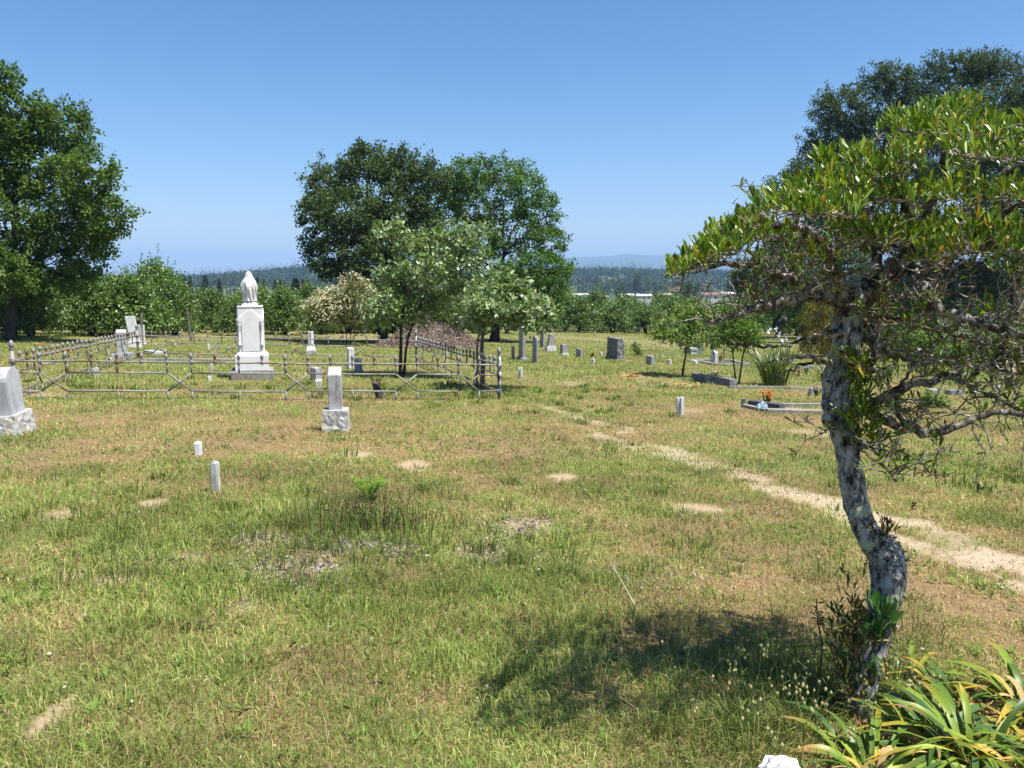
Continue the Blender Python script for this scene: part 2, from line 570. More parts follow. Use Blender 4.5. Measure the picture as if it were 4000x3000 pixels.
def cover(x, y):
    """dryness and bareness of the turf"""
    x = np.asarray(x, float); y = np.asarray(y, float)
    dry = 0.375 + (fbm(x / 1.5, y / 1.9, 40, 4) - 0.5) * 1.0 + (fbm(x / 0.33, y / 0.33, 47, 3) - 0.5) * 1.15
    dry = dry - 0.20 * sstep(15, 24, np.hypot(x, y))
    for cx, cy, rx, ry, k in DRY:
        q = ((x - cx) / rx) ** 2 + ((y - cy) / ry) ** 2
        dry = dry + k * np.exp(-q)
    bare = np.zeros_like(x)
    wob = (fbm(x / 0.35, y / 0.35, 60, 4) - 0.5)
    for cx, cy, rx, ry, k in BARE:
        q = ((x - cx) / rx) ** 2 + ((y - cy) / ry) ** 2
        bare = np.maximum(bare, k * sstep(1.35, 0.55, np.sqrt(q) + wob * 1.1))
    for P, wd, k in ((PATH, 0.17, 0.85), (PATH_B, 0.10, 0.75)):
        d = poly_dist(x, y, P)
        far_ = 1 - sstep(6.5, 9.5, y)
        bare = np.maximum(bare, k * (0.70 + 0.3 * far_) * (0.5 + 0.5 * sstep(0.34, 0.54, fbm(x / 0.42, y / 0.55, 66, 4))) * sstep(1.25, 0.35, d / wd + wob * 4.5 + (fbm(x / 0.9, y / 0.9, 64, 2) - 0.5) * 1.6))
    # worn soil between the orchard rows
    bare = np.maximum(bare, 0.3 * sstep(0.5, 0.6, fbm(x / 4, y / 4, 70, 3)) * sstep(34, 44, y - 0.55 * x))
    return np.clip(dry, 0, 1), np.clip(bare, 0, 1)


# ------------------------------------------------------------------ ground sheet
def build_ground():
    a = np.concatenate([np.linspace(-180, -48, 40)[:-1], np.linspace(-48, 48, 460), np.linspace(48, 180, 40)[1:-1]])
    a = np.radians(a)
    rr = np.concatenate([[0.25], np.geomspace(0.6, 120, 300), np.geomspace(124, 30000, 110)])
    A, Rr = np.meshgrid(a, rr)
    X = Rr * np.sin(A); Y = Rr * np.cos(A)
    Z = gz(X, Y)
    n = len(a); k = len(rr)
    V = np.stack([X, Y, Z], -1).reshape(-1, 3)
    i = np.arange(k - 1)[:, None] * n + np.arange(n)[None, :]
    j = np.arange(k - 1)[:, None] * n + (np.arange(n)[None, :] + 1) % n
    F = np.stack([i, i + n, j + n, j], -1).reshape(-1, 4)
    c0 = len(V)
    V = np.vstack([V, [0, 0, float(gz(0, 0))]])
    q = np.arange(n)
    F3 = np.stack([q, (q + 1) % n, np.full(n, c0)], -1)
    dry, bare = cover(V[:, 0], V[:, 1])
    green = np.array([0.155, 0.165, 0.055]); straw = np.array([0.25, 0.175, 0.09]); sand = np.array([0.50, 0.405, 0.29])
    C = green * (1 - dry[:, None]) + straw * dry[:, None]
    soil = np.array([0.41, 0.31, 0.205])
    pd = sstep(0.75, 0.45, np.minimum(poly_dist(V[:, 0], V[:, 1], PATH), poly_dist(V[:, 0], V[:, 1], PATH_B)))[:, None]
    C = C * (1 - bare[:, None]) + (sand * pd + soil * (1 - pd)) * bare[:, None]
    r = np.hypot(V[:, 0], V[:, 1])
    far = sstep(130, 420, r)[:, None]
    fld = fbm(V[:, 0] / 130, V[:, 1] / 130, 90, 3)[:, None]
    FC = np.array([0.06, 0.085, 0.03]) * (1 - sstep(0.5, 0.6, fld)) + np.array([0.14, 0.15, 0.06]) * sstep(0.5, 0.6, fld)
    C = C * (1 - far) + FC * far
    m, nn, b = new_mat("turf_and_soil")
    at_ = nn.nodes.new("ShaderNodeAttribute")
    at_.attribute_name = "col"
    c = mixc(nn, at_.outputs["Color"], ramp(nn, [(0.3, (0.5, 0.48, 0.42)), (0.5, (0.95, 0.95, 0.95)), (0.7, (1.3, 1.25, 1.15))], nz(nn, 26, 6, 0.75)), 0.85, 'MULTIPLY')
    nn.links.new(c, b.inputs["Base Color"])
    b.inputs["Roughness"].default_value = 1.0
    b.inputs["Specular IOR Level"].default_value = 0.1
    bump(nn, b, nz(nn, 45, 6, 0.7), 0.9, 0.02)
    o = mk("ground", V, [F, F3], m, None, None, True, C)
    tag(o, "sloping cemetery turf mixed green and dry with a sandy worn track", "ground", None, "structure")


build_ground()


def unit(a):
    return a / (np.linalg.norm(a, axis=-1, keepdims=True) + 1e-9)


def leaf_quads(P, ax, nr, L, Wd, fold=0.12):
    ax = unit(ax); sd = unit(np.cross(ax, nr)); nr = np.cross(sd, ax)
    L = L[:, None]; Wd = Wd[:, None]
    m_ = P + ax * L * 0.5
    V = np.stack([P, m_ + sd * Wd / 2 + nr * Wd * fold, P + ax * L, m_ - sd * Wd / 2 + nr * Wd * fold], 1).reshape(-1, 3)
    b = np.arange(len(P)) * 4
    return V, np.stack([b, b + 1, b + 2, b + 3], -1)


# ------------------------------------------------------------------ grass
GREENS = np.array([[0.19, 0.255, 0.05], [0.25, 0.30, 0.075], [0.14, 0.205, 0.045], [0.34, 0.36, 0.125]])
STRAWS = np.array([[0.38, 0.275, 0.13], [0.29, 0.185, 0.095], [0.44, 0.345, 0.19], [0.24, 0.145, 0.078]])


def blades(P, H, Wd, lean, colr, yaw=None):
    """5-vertex blades: bent strips"""
    n = len(P)
    yaw = rng.uniform(0, 2 * math.pi, n) if yaw is None else yaw
    d = np.stack([np.cos(yaw), np.sin(yaw), np.zeros(n)], -1)
    fy = rng.uniform(0, 2 * math.pi, n)
    s = np.stack([np.cos(fy), np.sin(fy), np.zeros(n)], -1) * (Wd / 2)[:, None]
    up = np.array([0, 0, 1.0])
    h1 = (H * 0.55)[:, None]; l1 = (H * 0.55 * lean * 0.55)[:, None]
    h2 = (H * np.clip(1 - 0.35 * lean, 0.15, 1))[:, None]; l2 = (H * lean)[:, None]
    m_ = P + up * h1 + d * l1
    t = P + up * h2 + d * l2
    V = np.stack([P - s, P + s, m_ - s * 0.8, m_ + s * 0.8, t], 1).reshape(-1, 3)
    b = np.arange(n) * 5
    F4 = np.stack([b, b + 1, b + 3, b + 2], -1)
    F3 = np.stack([b + 2, b + 3, b + 4], -1)
    return V, F4, F3, np.repeat(colr, 5, 0)


def grass():
    g = G()
    zones = ((1.5, 3.2, 9000, 1.0), (3.2, 5.0, 6000, 1.15), (5.0, 9.0, 2600, 1.5), (9.0, 18.0, 800, 2.4), (18.0, 40.0, 150, 4.6), (40.0, 85.0, 22, 9.0))
    for r0, r1, dens, ws in zones:
        half = R(62) if r1 < 6 else (R(52) if r1 < 20 else R(46))
        n = int(half * (r1 ** 2 - r0 ** 2) * dens)
        r = np.sqrt(rng.uniform(r0 ** 2, r1 ** 2, n))
        a = rng.uniform(-half, half, n)
        x = r * np.sin(a); y = r * np.cos(a)
        dry, bare = cover(x, y)
        tall = fbm(x / 0.45, y / 0.45, 33, 3)
        keep = rng.random(n) > bare * 0.9
        keep &= rng.random(n) > (0.42 * sstep(0.55, 0.9, dry))
        x, y, dry, bare, tall = x[keep], y[keep], dry[keep], bare[keep], tall[keep]
        n = len(x)
        P = np.stack([x, y, gz(x, y) - 0.004], -1)
        isdry = rng.random(n) < np.clip(0.10 + 0.88 * dry, 0, 1)
        pal = np.where(isdry[:, None], STRAWS[rng.integers(0, 4, n)], GREENS[rng.integers(0, 4, n)])
        hue = sstep(0.25, 0.75, fbm(x / 0.7, y / 0.7, 81, 3))[:, None]
        pal = pal * (0.92 + 0.62 * hue) * rng.uniform(0.75, 1.25, n)[:, None]
        H = (0.028 + 0.075 * tall * (1 - 0.55 * dry)) * rng.uniform(0.55, 1.45, n)
        H = np.where(isdry, H * 0.75, H)
        H = H * (1 - 0.5 * bare)
        if r0 >= 18:
            H *= 1.25
        Wd = 0.0034 * ws * rng.uniform(0.7, 1.4, n)
        lean = np.where(isdry, rng.uniform(0.4, 2.0, n), rng.uniform(0.1, 1.1, n))
        g.add(*blades(P, H, Wd, lean, pal))
    # coarser tussocks
    cent = []
    for cu, cv, su, sv, k in ((1000, 2120, 500, 130, 70), (1900, 2100, 400, 150, 60), (1300, 2300, 400, 110, 40), (300, 2200, 300, 160, 36), (2900, 2850, 180, 90, 60), (3150, 2650, 160, 100, 60), (2300, 1600, 300, 50, 30), (3700, 1850, 250, 60, 30), (600, 1510, 500, 20, 40), (1700, 1530, 250, 20, 40), (2000, 2500, 900, 250, 60), (3300, 2700, 120, 60, 30)):
        for _ in range(k):
            q = at(cu + rng.normal() * su, min(3050, max(1330, cv + rng.normal() * sv)))
            cent.append((*q, rng.uniform(0.6, 1.3)))
    for cx, cy, cz, s_ in cent:
        n = int(22 * s_) + 6
        P = np.stack([cx + rng.normal(0, 0.05 * s_, n), cy + rng.normal(0, 0.05 * s_, n), np.zeros(n)], -1)
        P[:, 2] = gz(P[:, 0], P[:, 1]) - 0.004
        ws = max(1.0, math.hypot(cx, cy) / 4.0)
        colr = (np.array([0.14, 0.20, 0.045]) + rng.random((1, 1)) * np.array([[0.07, 0.05, 0.02]])) * rng.uniform(0.65, 1.3, (n, 1))
        out = np.arctan2(P[:, 1] - cy, P[:, 0] - cx)
        g.add(*blades(P, rng.uniform(0.05, 0.15, n) * s_, np.full(n, 0.0048 * ws), rng.uniform(0.1, 1.0, n), colr, out))
    # long bleached stalks here and there
    n = 120
    x = rng.uniform(-3.5, 3.5, n); y = rng.uniform(2.2, 9, n)
    P = np.stack([x, y, gz(x, y)], -1)
    g.add(*blades(P, rng.uniform(0.08, 0.2, n), np.full(n, 0.003), rng.uniform(0.2, 2.0, n), np.tile([[0.5, 0.42, 0.25]], (n, 1))))
    # broad-leaved weeds pressed into the turf, and fallen leaf scraps
    n = 1500
    r = np.sqrt(rng.uniform(2.2 ** 2, 11 ** 2, n)); a = rng.uniform(-R(40), R(40), n)
    x = r * np.sin(a); y = r * np.cos(a)
    ok = (fbm(x / 0.9, y / 0.9, 133, 3) > 0.5) & (cover(x, y)[1] < 0.4)
    x, y = x[ok], y[ok]
    k = 6
    P = np.repeat(np.stack([x, y, gz(x, y) + 0.012], -1), k, 0)
    m_ = len(P)
    th = rng.uniform(0, 6.28, m_)
    el = rng.uniform(0.15, 1.2, m_)
    ax = np.stack([np.cos(th), np.sin(th), el], -1)
    nr = np.stack([-np.cos(th) * el, -np.sin(th) * el, np.ones(m_)], -1) + rng.normal(size=(m_, 3)) * 0.2
    V, F = leaf_quads(P, ax, nr, rng.uniform(0.03, 0.075, m_), rng.uniform(0.009, 0.02, m_))
    c = np.repeat(np.array([[0.12, 0.20, 0.035]]) * rng.uniform(0.6, 1.4, (len(x), 1)), k, 0)
    g.add(V, F, None, np.repeat(c, 4, 0))
    n = 1800
    r = np.sqrt(rng.uniform(2.2 ** 2, 10 ** 2, n)); a = rng.uniform(-R(40), R(40), n)
    P = np.stack([r * np.sin(a), r * np.cos(a), np.zeros(n)], -1)
    P[:, 2] = gz(P[:, 0], P[:, 1]) + rng.uniform(0.01, 0.04, n)
    V, F = leaf_quads(P, rng.normal(size=(n, 3)) * [1, 1, 0.4], rng.normal(size=(n, 3)) * 0.6 + [0, 0, 1], rng.uniform(0.012, 0.04, n), rng.uniform(0.006, 0.018, n))
    pal = np.array([[0.42, 0.34, 0.24], [0.28, 0.17, 0.11], [0.5, 0.45, 0.36], [0.17, 0.10, 0.07]])
    g.add(V, F, None, np.repeat(pal[rng.integers(0, 4, n)], 4, 0))
    o = g.build("grass", M['grass'])
    tag(o, "short half dried grass covering the cemetery slope", "grass", None, "stuff")


grass()


# ------------------------------------------------------------------ foliage helpers
def crown(lobes, n_tips, n_leaf, L, Wd, spread, pal, shell=0.5, droop=0.15, seed=1, upb=0.5):
    """lobes: (centre(3), radii(3)); returns tips, geometry"""
    r_ = np.random.default_rng(seed)
    area = np.array([(l[1][0] * l[1][2]) for l in lobes])
    cnt = np.maximum(4, (n_tips * area / area.sum()).astype(int))
    T = []; N = []
    for (c, rad), k in zip(lobes, cnt):
        d = unit(r_.normal(size=(k, 3)))
        s = shell + (1 - shell) * r_.random(k) ** 0.6
        s *= 1 + 0.13 * r_.normal(size=k) + 0.3 * (r_.random(k) < 0.06) * r_.random(k)
        T.append(np.asarray(c) + d * np.asarray(rad) * s[:, None])
        N.append(d)
    T = np.vstack(T); N = np.vstack(N)
    K = len(T)
    per = np.maximum(3, r_.poisson(n_leaf, K))
    idx = np.repeat(np.arange(K), per)
    n = len(idx)
    axis = unit(N + r_.normal(size=(K, 3)) * 0.5)       # shoot direction of each tip
    along = r_.uniform(-1.0, 1.0, n)
    P = T[idx] + axis[idx] * (along * spread * 1.5)[:, None] + r_.normal(size=(n, 3)) * spread * 0.55
    ax = axis[idx] * 0.5 + r_.normal(size=(n, 3)) * 0.8 - np.array([0, 0, droop])
    nr = N[idx] * 0.4 + np.array([0, 0, upb]) + r_.normal(size=(n, 3)) * 0.55
    V, F = leaf_quads(P, ax, nr, L * r_.uniform(0.7, 1.3, n), Wd * r_.uniform(0.7, 1.3, n))
    pal = np.asarray(pal, float)
    base = pal[r_.integers(0, len(pal), K)][idx] * 0.6 + pal[r_.integers(0, len(pal), n)] * 0.4
    c = base * r_.uniform(0.75, 1.3, n)[:, None]
    return T, V, F, np.repeat(c, 4, 0)


def limb_path(a, b, r_, k=6, wob=0.08, sag=0.0):
    a = np.asarray(a, float); b = np.asarray(b, float)
    t = np.linspace(0, 1, k)[:, None]
    L = np.linalg.norm(b - a)
    P = a + (b - a) * t
    j = r_.normal(size=(k, 3)) * wob * L
    j[0] = 0; j[-1] = 0
    P = P + j * np.sin(t * math.pi)
    P[:, 2] += (np.sin(t[:, 0] * math.pi)) * sag * L
    return P


def make_tree(name, label, cat, base, lobes_px, D, trunk_r, pal, n_tips, n_leaf, L, Wd, spread, group=None, trunk_pts=None,
              barkm='bark_oak', leafm='leaf', seed=1, shell=0.5, droop=0.15, twigs=0.35, dz=0.5, fork=0.35):
    """base: world foot of trunk; lobes in photo pixels (u, v, ru, rv[, depth offset]) set at depth D"""
    r_ = np.random.default_rng(seed)
    base = np.asarray(base, float)
    lobes = []
    for l in lobes_px:
        off = l[4] if len(l) > 4 else r_.uniform(-dz, dz)
        c = at(l[0], l[1], D + off)
        s = (D + off) / FPX
        lobes.append((c, (l[2] * s, (l[2] + l[3]) / 2 * s * 1.05, l[3] * s)))
    root = thing(name, label, cat, base, 0, group)
    T, V, F, C = crown(lobes, n_tips, n_leaf, L, Wd, spread, pal, shell, droop, seed)
    zmin = float(gz(base[0], base[1])) + 0.02
    mk("crown", V, F, M[leafm], root, base, False, C)
    g = G()
    top = np.mean([l[0] for l in lobes], 0)
    zs = np.array([l[0][2] for l in lobes])
    if trunk_pts is None:
        hi = base + (top - base) * np.array([0.75, 0.75, 0.9])
        tp = limb_path(base - [0, 0, 0.1], hi, r_, 9, 0.03)
        trunks = [(tp, np.linspace(trunk_r, trunk_r * 0.35, 9))]
    else:
        trunks = []
        for pts, r0, r1 in trunk_pts:
            tp = np.array([at(u, v, D + o_) for u, v, o_ in pts])
            tt = np.linspace(0, 1, len(tp)); ti = np.linspace(0, 1, 12)
            tp = np.stack([np.interp(ti, tt, tp[:, q]) for q in range(3)], -1)
            tp[1:-1] += r_.normal(size=(10, 3)) * r0 * 0.15
            trunks.append((tp, np.linspace(r0, r1, 12)))
    for tp, rr in trunks:
        rr = rr.copy(); rr[0] *= 1.35
        g.tube(tp, rr, 10)
    allp = np.vstack([t[0] for t in trunks]); allr = np.concatenate([t[1] for t in trunks])
    nodes = []
    for c, rad in lobes:
        zlim = base[2] + (c[2] - base[2]) * 0.9
        cand = np.where((allp[:, 2] < zlim) & (allp[:, 2] > base[2] + (allp[:, 2].max() - base[2]) * fork))[0]
        if not len(cand):
            cand = np.arange(len(allp))
        q = cand[np.argmin(np.linalg.norm(allp[cand] - c, axis=1) + 0.4 * np.abs(allp[cand, 2] - (c[2] - rad[2])))]
        a = allp[q]; r0 = allr[q] * 0.6
        P = limb_path(a, c, r_, 7, 0.06, 0.06)
        g.tube(P, np.linspace(r0, max(r0 * 0.25, 0.012), 7), 7)
        nodes.append(P)
    nodes = np.vstack(nodes)
    pick = np.where(r_.random(len(T)) < twigs)[0]
    for i in pick:
        d = np.linalg.norm(nodes - T[i], axis=1)
        a = nodes[np.argmin(d)]
        tr = trunk_r * 0.09
        g.tube(limb_path(a, T[i], r_, 4, 0.08), np.linspace(tr, tr * 0.35, 4), 4, None, False)
    g.build("trunk", M[barkm], root, base, True)
    return root


OAK_DARK = [(0.046, 0.08, 0.022), (0.062, 0.10, 0.026), (0.085, 0.13, 0.04)]
OAK_MID = [(0.06, 0.11, 0.018), (0.085, 0.15, 0.022), (0.11, 0.18, 0.03)]
OAK_GREY = [(0.052, 0.085, 0.024), (0.072, 0.11, 0.032), (0.042, 0.068, 0.02)]
YOUNG = [(0.15, 0.23, 0.07), (0.21, 0.28, 0.12), (0.26, 0.32, 0.18), (0.13, 0.21, 0.04)]
YOUNG_G = [(0.12, 0.20, 0.028), (0.16, 0.25, 0.04), (0.21, 0.28, 0.11)]
ORCH = [(0.065, 0.125, 0.017), (0.095, 0.17, 0.025), (0.14, 0.22, 0.045)]

# ---- oak at the left edge
b = at(45, 1335)
D = depth_at(45, 1335)
make_tree("oak_tree", "tall dark green oak at the left edge with a straight black trunk", "tree", b,
          [(0, 300, 75, 65), (60, 460, 150, 110), (250, 500, 105, 95), (150, 640, 190, 130), (350, 690, 125, 95), (50, 850, 190, 150), (300, 870, 150, 100), (430, 840, 95, 80),
           (200, 1030, 170, 90), (20, 1070, 150, 80), (-150, 600, 200, 240), (-220, 950, 180, 150), (380, 960, 70, 60), (290, 1090, 90, 50), (100, 1140, 110, 45)],
          D, 0.2, OAK_MID, 1700, 40, 0.13, 0.085, 0.15, "large oaks around the cemetery", [(((45, 1345, 0), (42, 1180, 0), (50, 1000, 0), (70, 750, 0), (60, 500, 0)), 0.2, 0.06)], seed=3, twigs=0.25, dz=1.3)

# ---- two big oaks in the middle distance
b = at(1500, 1345); D = depth_at(1500, 1345)
make_tree("oak_tree", "broad dark blue-green oak left of centre, behind the flowering cream shrub", "tree", b,
          [(1440, 640, 115, 75), (1290, 720, 110, 85), (1560, 660, 115, 75), (1225, 830, 65, 65), (1350, 830, 140, 95), (1550, 820, 140, 110), (1225, 950, 72, 50), (1380, 960, 130, 80),
           (1290, 1040, 90, 42), (1560, 980, 120, 90), (1450, 1090, 120, 60), (1680, 700, 75, 70), (1650, 880, 100, 90), (1430, 590, 30, 25), (1600, 1130, 120, 60), (1500, 1200, 110, 60), (1400, 1180, 80, 55), (1480, 1262, 110, 36), (1640, 1235, 140, 50), (1760, 1240, 100, 45)],
          D, 0.24, OAK_DARK, 1450, 36, 0.15, 0.09, 0.17, "large oaks around the cemetery", None, seed=5, twigs=0.3, dz=1.5)
b = at(1930, 1335); D = depth_at(1930, 1335)
make_tree("oak_tree", "bright mid green oak right of centre touching the dark oak", "tree", b,
          [(1800, 690, 110, 65), (1945, 670, 130, 60), (2060, 745, 105, 80), (1850, 800, 120, 90), (2130, 850, 68, 85), (2000, 900, 110, 80), (2155, 960, 58, 70), (1780, 760, 70, 70),
           (2080, 1060, 120, 90), (2190, 1060, 55, 60), (2000, 1120, 140, 80), (2140, 1150, 80, 55), (1880, 960, 100, 60), (1730, 980, 90, 80), (2060, 1190, 120, 45), (1850, 1140, 120, 70), (1900, 1225, 130, 55), (2040, 1245, 110, 36)],
          D, 0.25, [(0.055, 0.12, 0.015), (0.075, 0.15, 0.02), (0.09, 0.17, 0.028)], 1200, 38, 0.14, 0.095, 0.18, "large oaks around the cemetery", None, seed=8, twigs=0.35, dz=1.5, shell=0.6)

# ---- young oaks by the fence
b = at(1563, 1475); D = depth_at(1563, 1475)
make_tree("young_oak_tree", "young oak with two slim dark stems inside the fence by the mulch pile", "tree", b,
          [(1530, 900, 60, 45), (1610, 960, 85, 55), (1740, 940, 115, 60), (1850, 900, 70, 45), (1700, 1045, 150, 65), (1560, 1090, 110, 65), (1840, 1010, 80, 60), (1500, 1180, 80, 45),
           (1650, 1170, 140, 60), (1570, 1245, 120, 32), (1800, 1130, 90, 60), (1480, 1240, 55, 35)],
          D, 0.05, YOUNG_G + YOUNG[:3], 480, 15, 0.118, 0.072, 0.13, "young oaks around the fence",
          [(((1562, 1480, 0), (1565, 1380, 0), (1572, 1250, 0), (1590, 1100, 0), (1600, 960, 0)), 0.05, 0.012), (((1575, 1480, 0.1), (1590, 1330, 0.1), (1640, 1180, 0), (1760, 1000, 0), (1830, 920, 0)), 0.035, 0.01)], seed=11, twigs=0.4, dz=0.7, barkm='bark_oak', leafm='leaf_gloss', shell=0.25)
b = at(1885, 1528); D = depth_at(1885, 1528)
make_tree("young_oak_tree", "young oak with pale grey leaves and a forked trunk beside the right fence corner", "tree", b,
          [(1900, 1140, 85, 45), (1985, 1125, 95, 50), (2070, 1180, 75, 42), (1890, 1205, 85, 42), (2000, 1215, 100, 42), (2120, 1225, 55, 30), (1860, 1255, 50, 20), (2080, 1265, 50, 16)],
          D, 0.055, YOUNG, 330, 13, 0.12, 0.08, 0.11, "young oaks around the fence",
          [(((1884, 1535, 0), (1887, 1430, 0), (1880, 1330, 0), (1895, 1240, 0), (1920, 1160, 0)), 0.055, 0.02), (((1860, 1525, -0.05), (1866, 1430, -0.05), (1862, 1370, 0), (1868, 1320, 0), (1876, 1280, 0)), 0.024, 0.018)], seed=13, twigs=0.45, dz=0.5, barkm='bark_sap', leafm='leaf_gloss', shell=0.3)
b = at(2665, 1472); D = depth_at(2665, 1472)
make_tree("sapling", "lollipop shaped green sapling with one leaning dark stem, right of the large granite stone", "tree", b,
          [(2620, 1280, 75, 48), (2690, 1235, 85, 48), (2750, 1290, 55, 50), (2680, 1310, 85, 38), (2590, 1310, 40, 32), (2730, 1225, 55, 36)],
          D, 0.034, YOUNG_G, 260, 16, 0.09, 0.055, 0.10, "young oaks around the fence",
          [(((2664, 1476, 0), (2668, 1440, 0), (2678, 1390, 0), (2682, 1340, 0), (2690, 1270, 0)), 0.034, 0.015)], seed=15, twigs=0.4, dz=0.5, shell=0.3)
b = at(2878, 1502); D = depth_at(2878, 1502)
make_tree("sapling", "dark twin-stemmed sapling between the low granite kerb and the spiky iris clump", "tree", b,
          [(2870, 1250, 70, 45), (2920, 1290, 60, 42), (2840, 1300, 60, 40), (2890, 1340, 70, 28), (2800, 1330, 40, 26), (2950, 1330, 35, 25)],
          D, 0.024, OAK_MID + YOUNG_G[:1], 220, 15, 0.085, 0.045, 0.10, "young oaks around the fence",
          [(((2876, 1506, 0), (2868, 1440, 0), (2862, 1380, 0), (2866, 1300, 0)), 0.022, 0.012), (((2884, 1508, 0), (2896, 1440, 0), (2900, 1390, 0), (2925, 1340, 0), (2935, 1300, 0)), 0.024, 0.012)], seed=17, twigs=0.4, dz=0.5, shell=0.3)

# ---- the dark evergreen trees at the right
b = at(3640, 1345); D = 46.0
b = at(3640, 1345)
D = depth_at(3640, 1345)
make_tree("evergreen_oak_tree", "huge grey-green evergreen oak filling the right background", "tree", b,
          [(3480, 330, 120, 80), (3740, 280, 140, 70), (3870, 270, 110, 65), (4120, 340, 160, 120), (3280, 420, 110, 80), (3250, 560, 110, 80), (3160, 680, 100, 72), (3060, 740, 75, 55), (3430, 520, 130, 90),
           (3630, 430, 150, 100), (3880, 430, 130, 100), (3520, 700, 150, 100), (3720, 640, 150, 100), (3950, 640, 150, 110), (3250, 840, 140, 70), (3420, 900, 150, 90), (3640, 900, 150, 100), (3880, 880, 160, 110),
           (4150, 700, 180, 200), (4150, 1050, 180, 140), (3950, 1080, 150, 90), (3750, 1080, 130, 70), (3100, 960, 100, 60), (3300, 1030, 120, 60), (3520, 1060, 120, 60), (3560, 1190, 130, 70), (3780, 1190, 140, 80), (3990, 1190, 150, 90), (4180, 1220, 160, 90), (3400, 1140, 120, 60)],
          D, 0.55, OAK_GREY, 8600, 28, 0.20, 0.11, 0.23, "large oaks around the cemetery",
          [(((3640, 1350, 0), (3638, 1200, 0), (3640, 1050, 0), (3600, 800, 0), (3560, 550, 0)), 0.45, 0.12), (((3640, 1200, 0), (3720, 1000, 0.5), (3850, 700, 1), (3880, 450, 0.5)), 0.3, 0.1)], seed=21, twigs=0.2, dz=3.0)
b = at(3050, 1330); D = 56.0
make_tree("evergreen_oak_tree", "low dark bushy evergreen oak in front of the houses, left of the huge evergreen oak", "tree", at(3050, 1310),
          [(2960, 1040, 90, 55), (3060, 1000, 90, 60), (3000, 1110, 120, 50), (3140, 1080, 100, 70), (2900, 1110, 60, 45), (3200, 1170, 120, 60), (3050, 1180, 110, 45)],
          D, 0.22, OAK_GREY, 700, 26, 0.17, 0.085, 0.24, "large oaks around the cemetery", None, seed=24, twigs=0.2, dz=1.0)

# ---- shrubs
b = at(1368, 1352); D = depth_at(1368, 1352)
sh = make_tree("flowering_shrub", "rounded shrub covered in cream blossom in front of the dark oak", "shrub", b,
               [(1335, 1180, 105, 50), (1400, 1150, 60, 50), (1265, 1200, 70, 36), (1310, 1235, 85, 36), (1420, 1215, 45, 45), (1375, 1110, 34, 30), (1370, 1250, 70, 30), (1240, 1225, 45, 25)],
               D, 0.05, [(0.10, 0.115, 0.025), (0.15, 0.145, 0.04), (0.08, 0.095, 0.022)], 380, 26, 0.13, 0.03, 0.13, None,
               [(((1340 + 14 * k, 1352, 0.1 * k), (1338 + 16 * k, 1300, 0.1 * k), (1310 + 32 * k, 1230, 0.1 * k), (1270 + 48 * k, 1180, 0)), 0.022, 0.008) for k in range(4)], seed=31, twigs=0.3, dz=0.5, shell=0.3)


def blossoms(root, lobes_px, D, n, pal, L, Wd, seed, name="blossom"):
    r_ = np.random.default_rng(seed)
    P = []; Nn = []
    for l in lobes_px:
        k = int(n * l[2] * l[3] / sum(q[2] * q[3] for q in lobes_px)) + 2
        d = unit(r_.normal(size=(k, 3)) + np.array([0, -0.3, 0.6]))
        c = at(l[0], l[1], D); s = D / FPX
        P.append(c + d * np.array([l[2] * s, (l[2] + l[3]) / 2 * s, l[3] * s]) * r_.uniform(0.9, 1.15, (k, 1)))
        Nn.append(d)
    P = np.vstack(P); Nn = np.vstack(Nn)
    m_ = 7                                     # each spray is a drooping string of small florets
    K = len(P)
    dr = unit(Nn * np.array([1, 1, 0.4]) + r_.normal(size=(K, 3)) * 0.3)
    t = np.linspace(0, 1, m_)
    Q = P[:, None, :] + dr[:, None, :] * (t * L)[None, :, None] + np.array([0, 0, -1.0]) * (0.45 * L * t ** 2)[None, :, None]
    Q = Q.reshape(-1, 3); n2 = len(Q)
    V, F = leaf_quads(Q, r_.normal(size=(n2, 3)), r_.normal(size=(n2, 3)) + [0, 0, 0.8], Wd * r_.uniform(0.8, 1.6, n2), Wd * r_.uniform(0.6, 1.1, n2))
    pal = np.asarray(pal)
    C = pal[r_.integers(0, len(pal), n2)] * r_.uniform(0.8, 1.15, (n2, 1))
    mk(name, V, F, M['petal'], root, root.location, False, np.repeat(C, 4, 0))


blossoms(sh, [(1335, 1180, 110, 55), (1400, 1150, 64, 50), (1265, 1205, 70, 36), (1310, 1235, 90, 36), (1420, 1215, 50, 45), (1375, 1105, 38, 34)], D, 560, [(0.70, 0.64, 0.38), (0.80, 0.75, 0.52), (0.55, 0.50, 0.26)], 0.30, 0.06, 5)

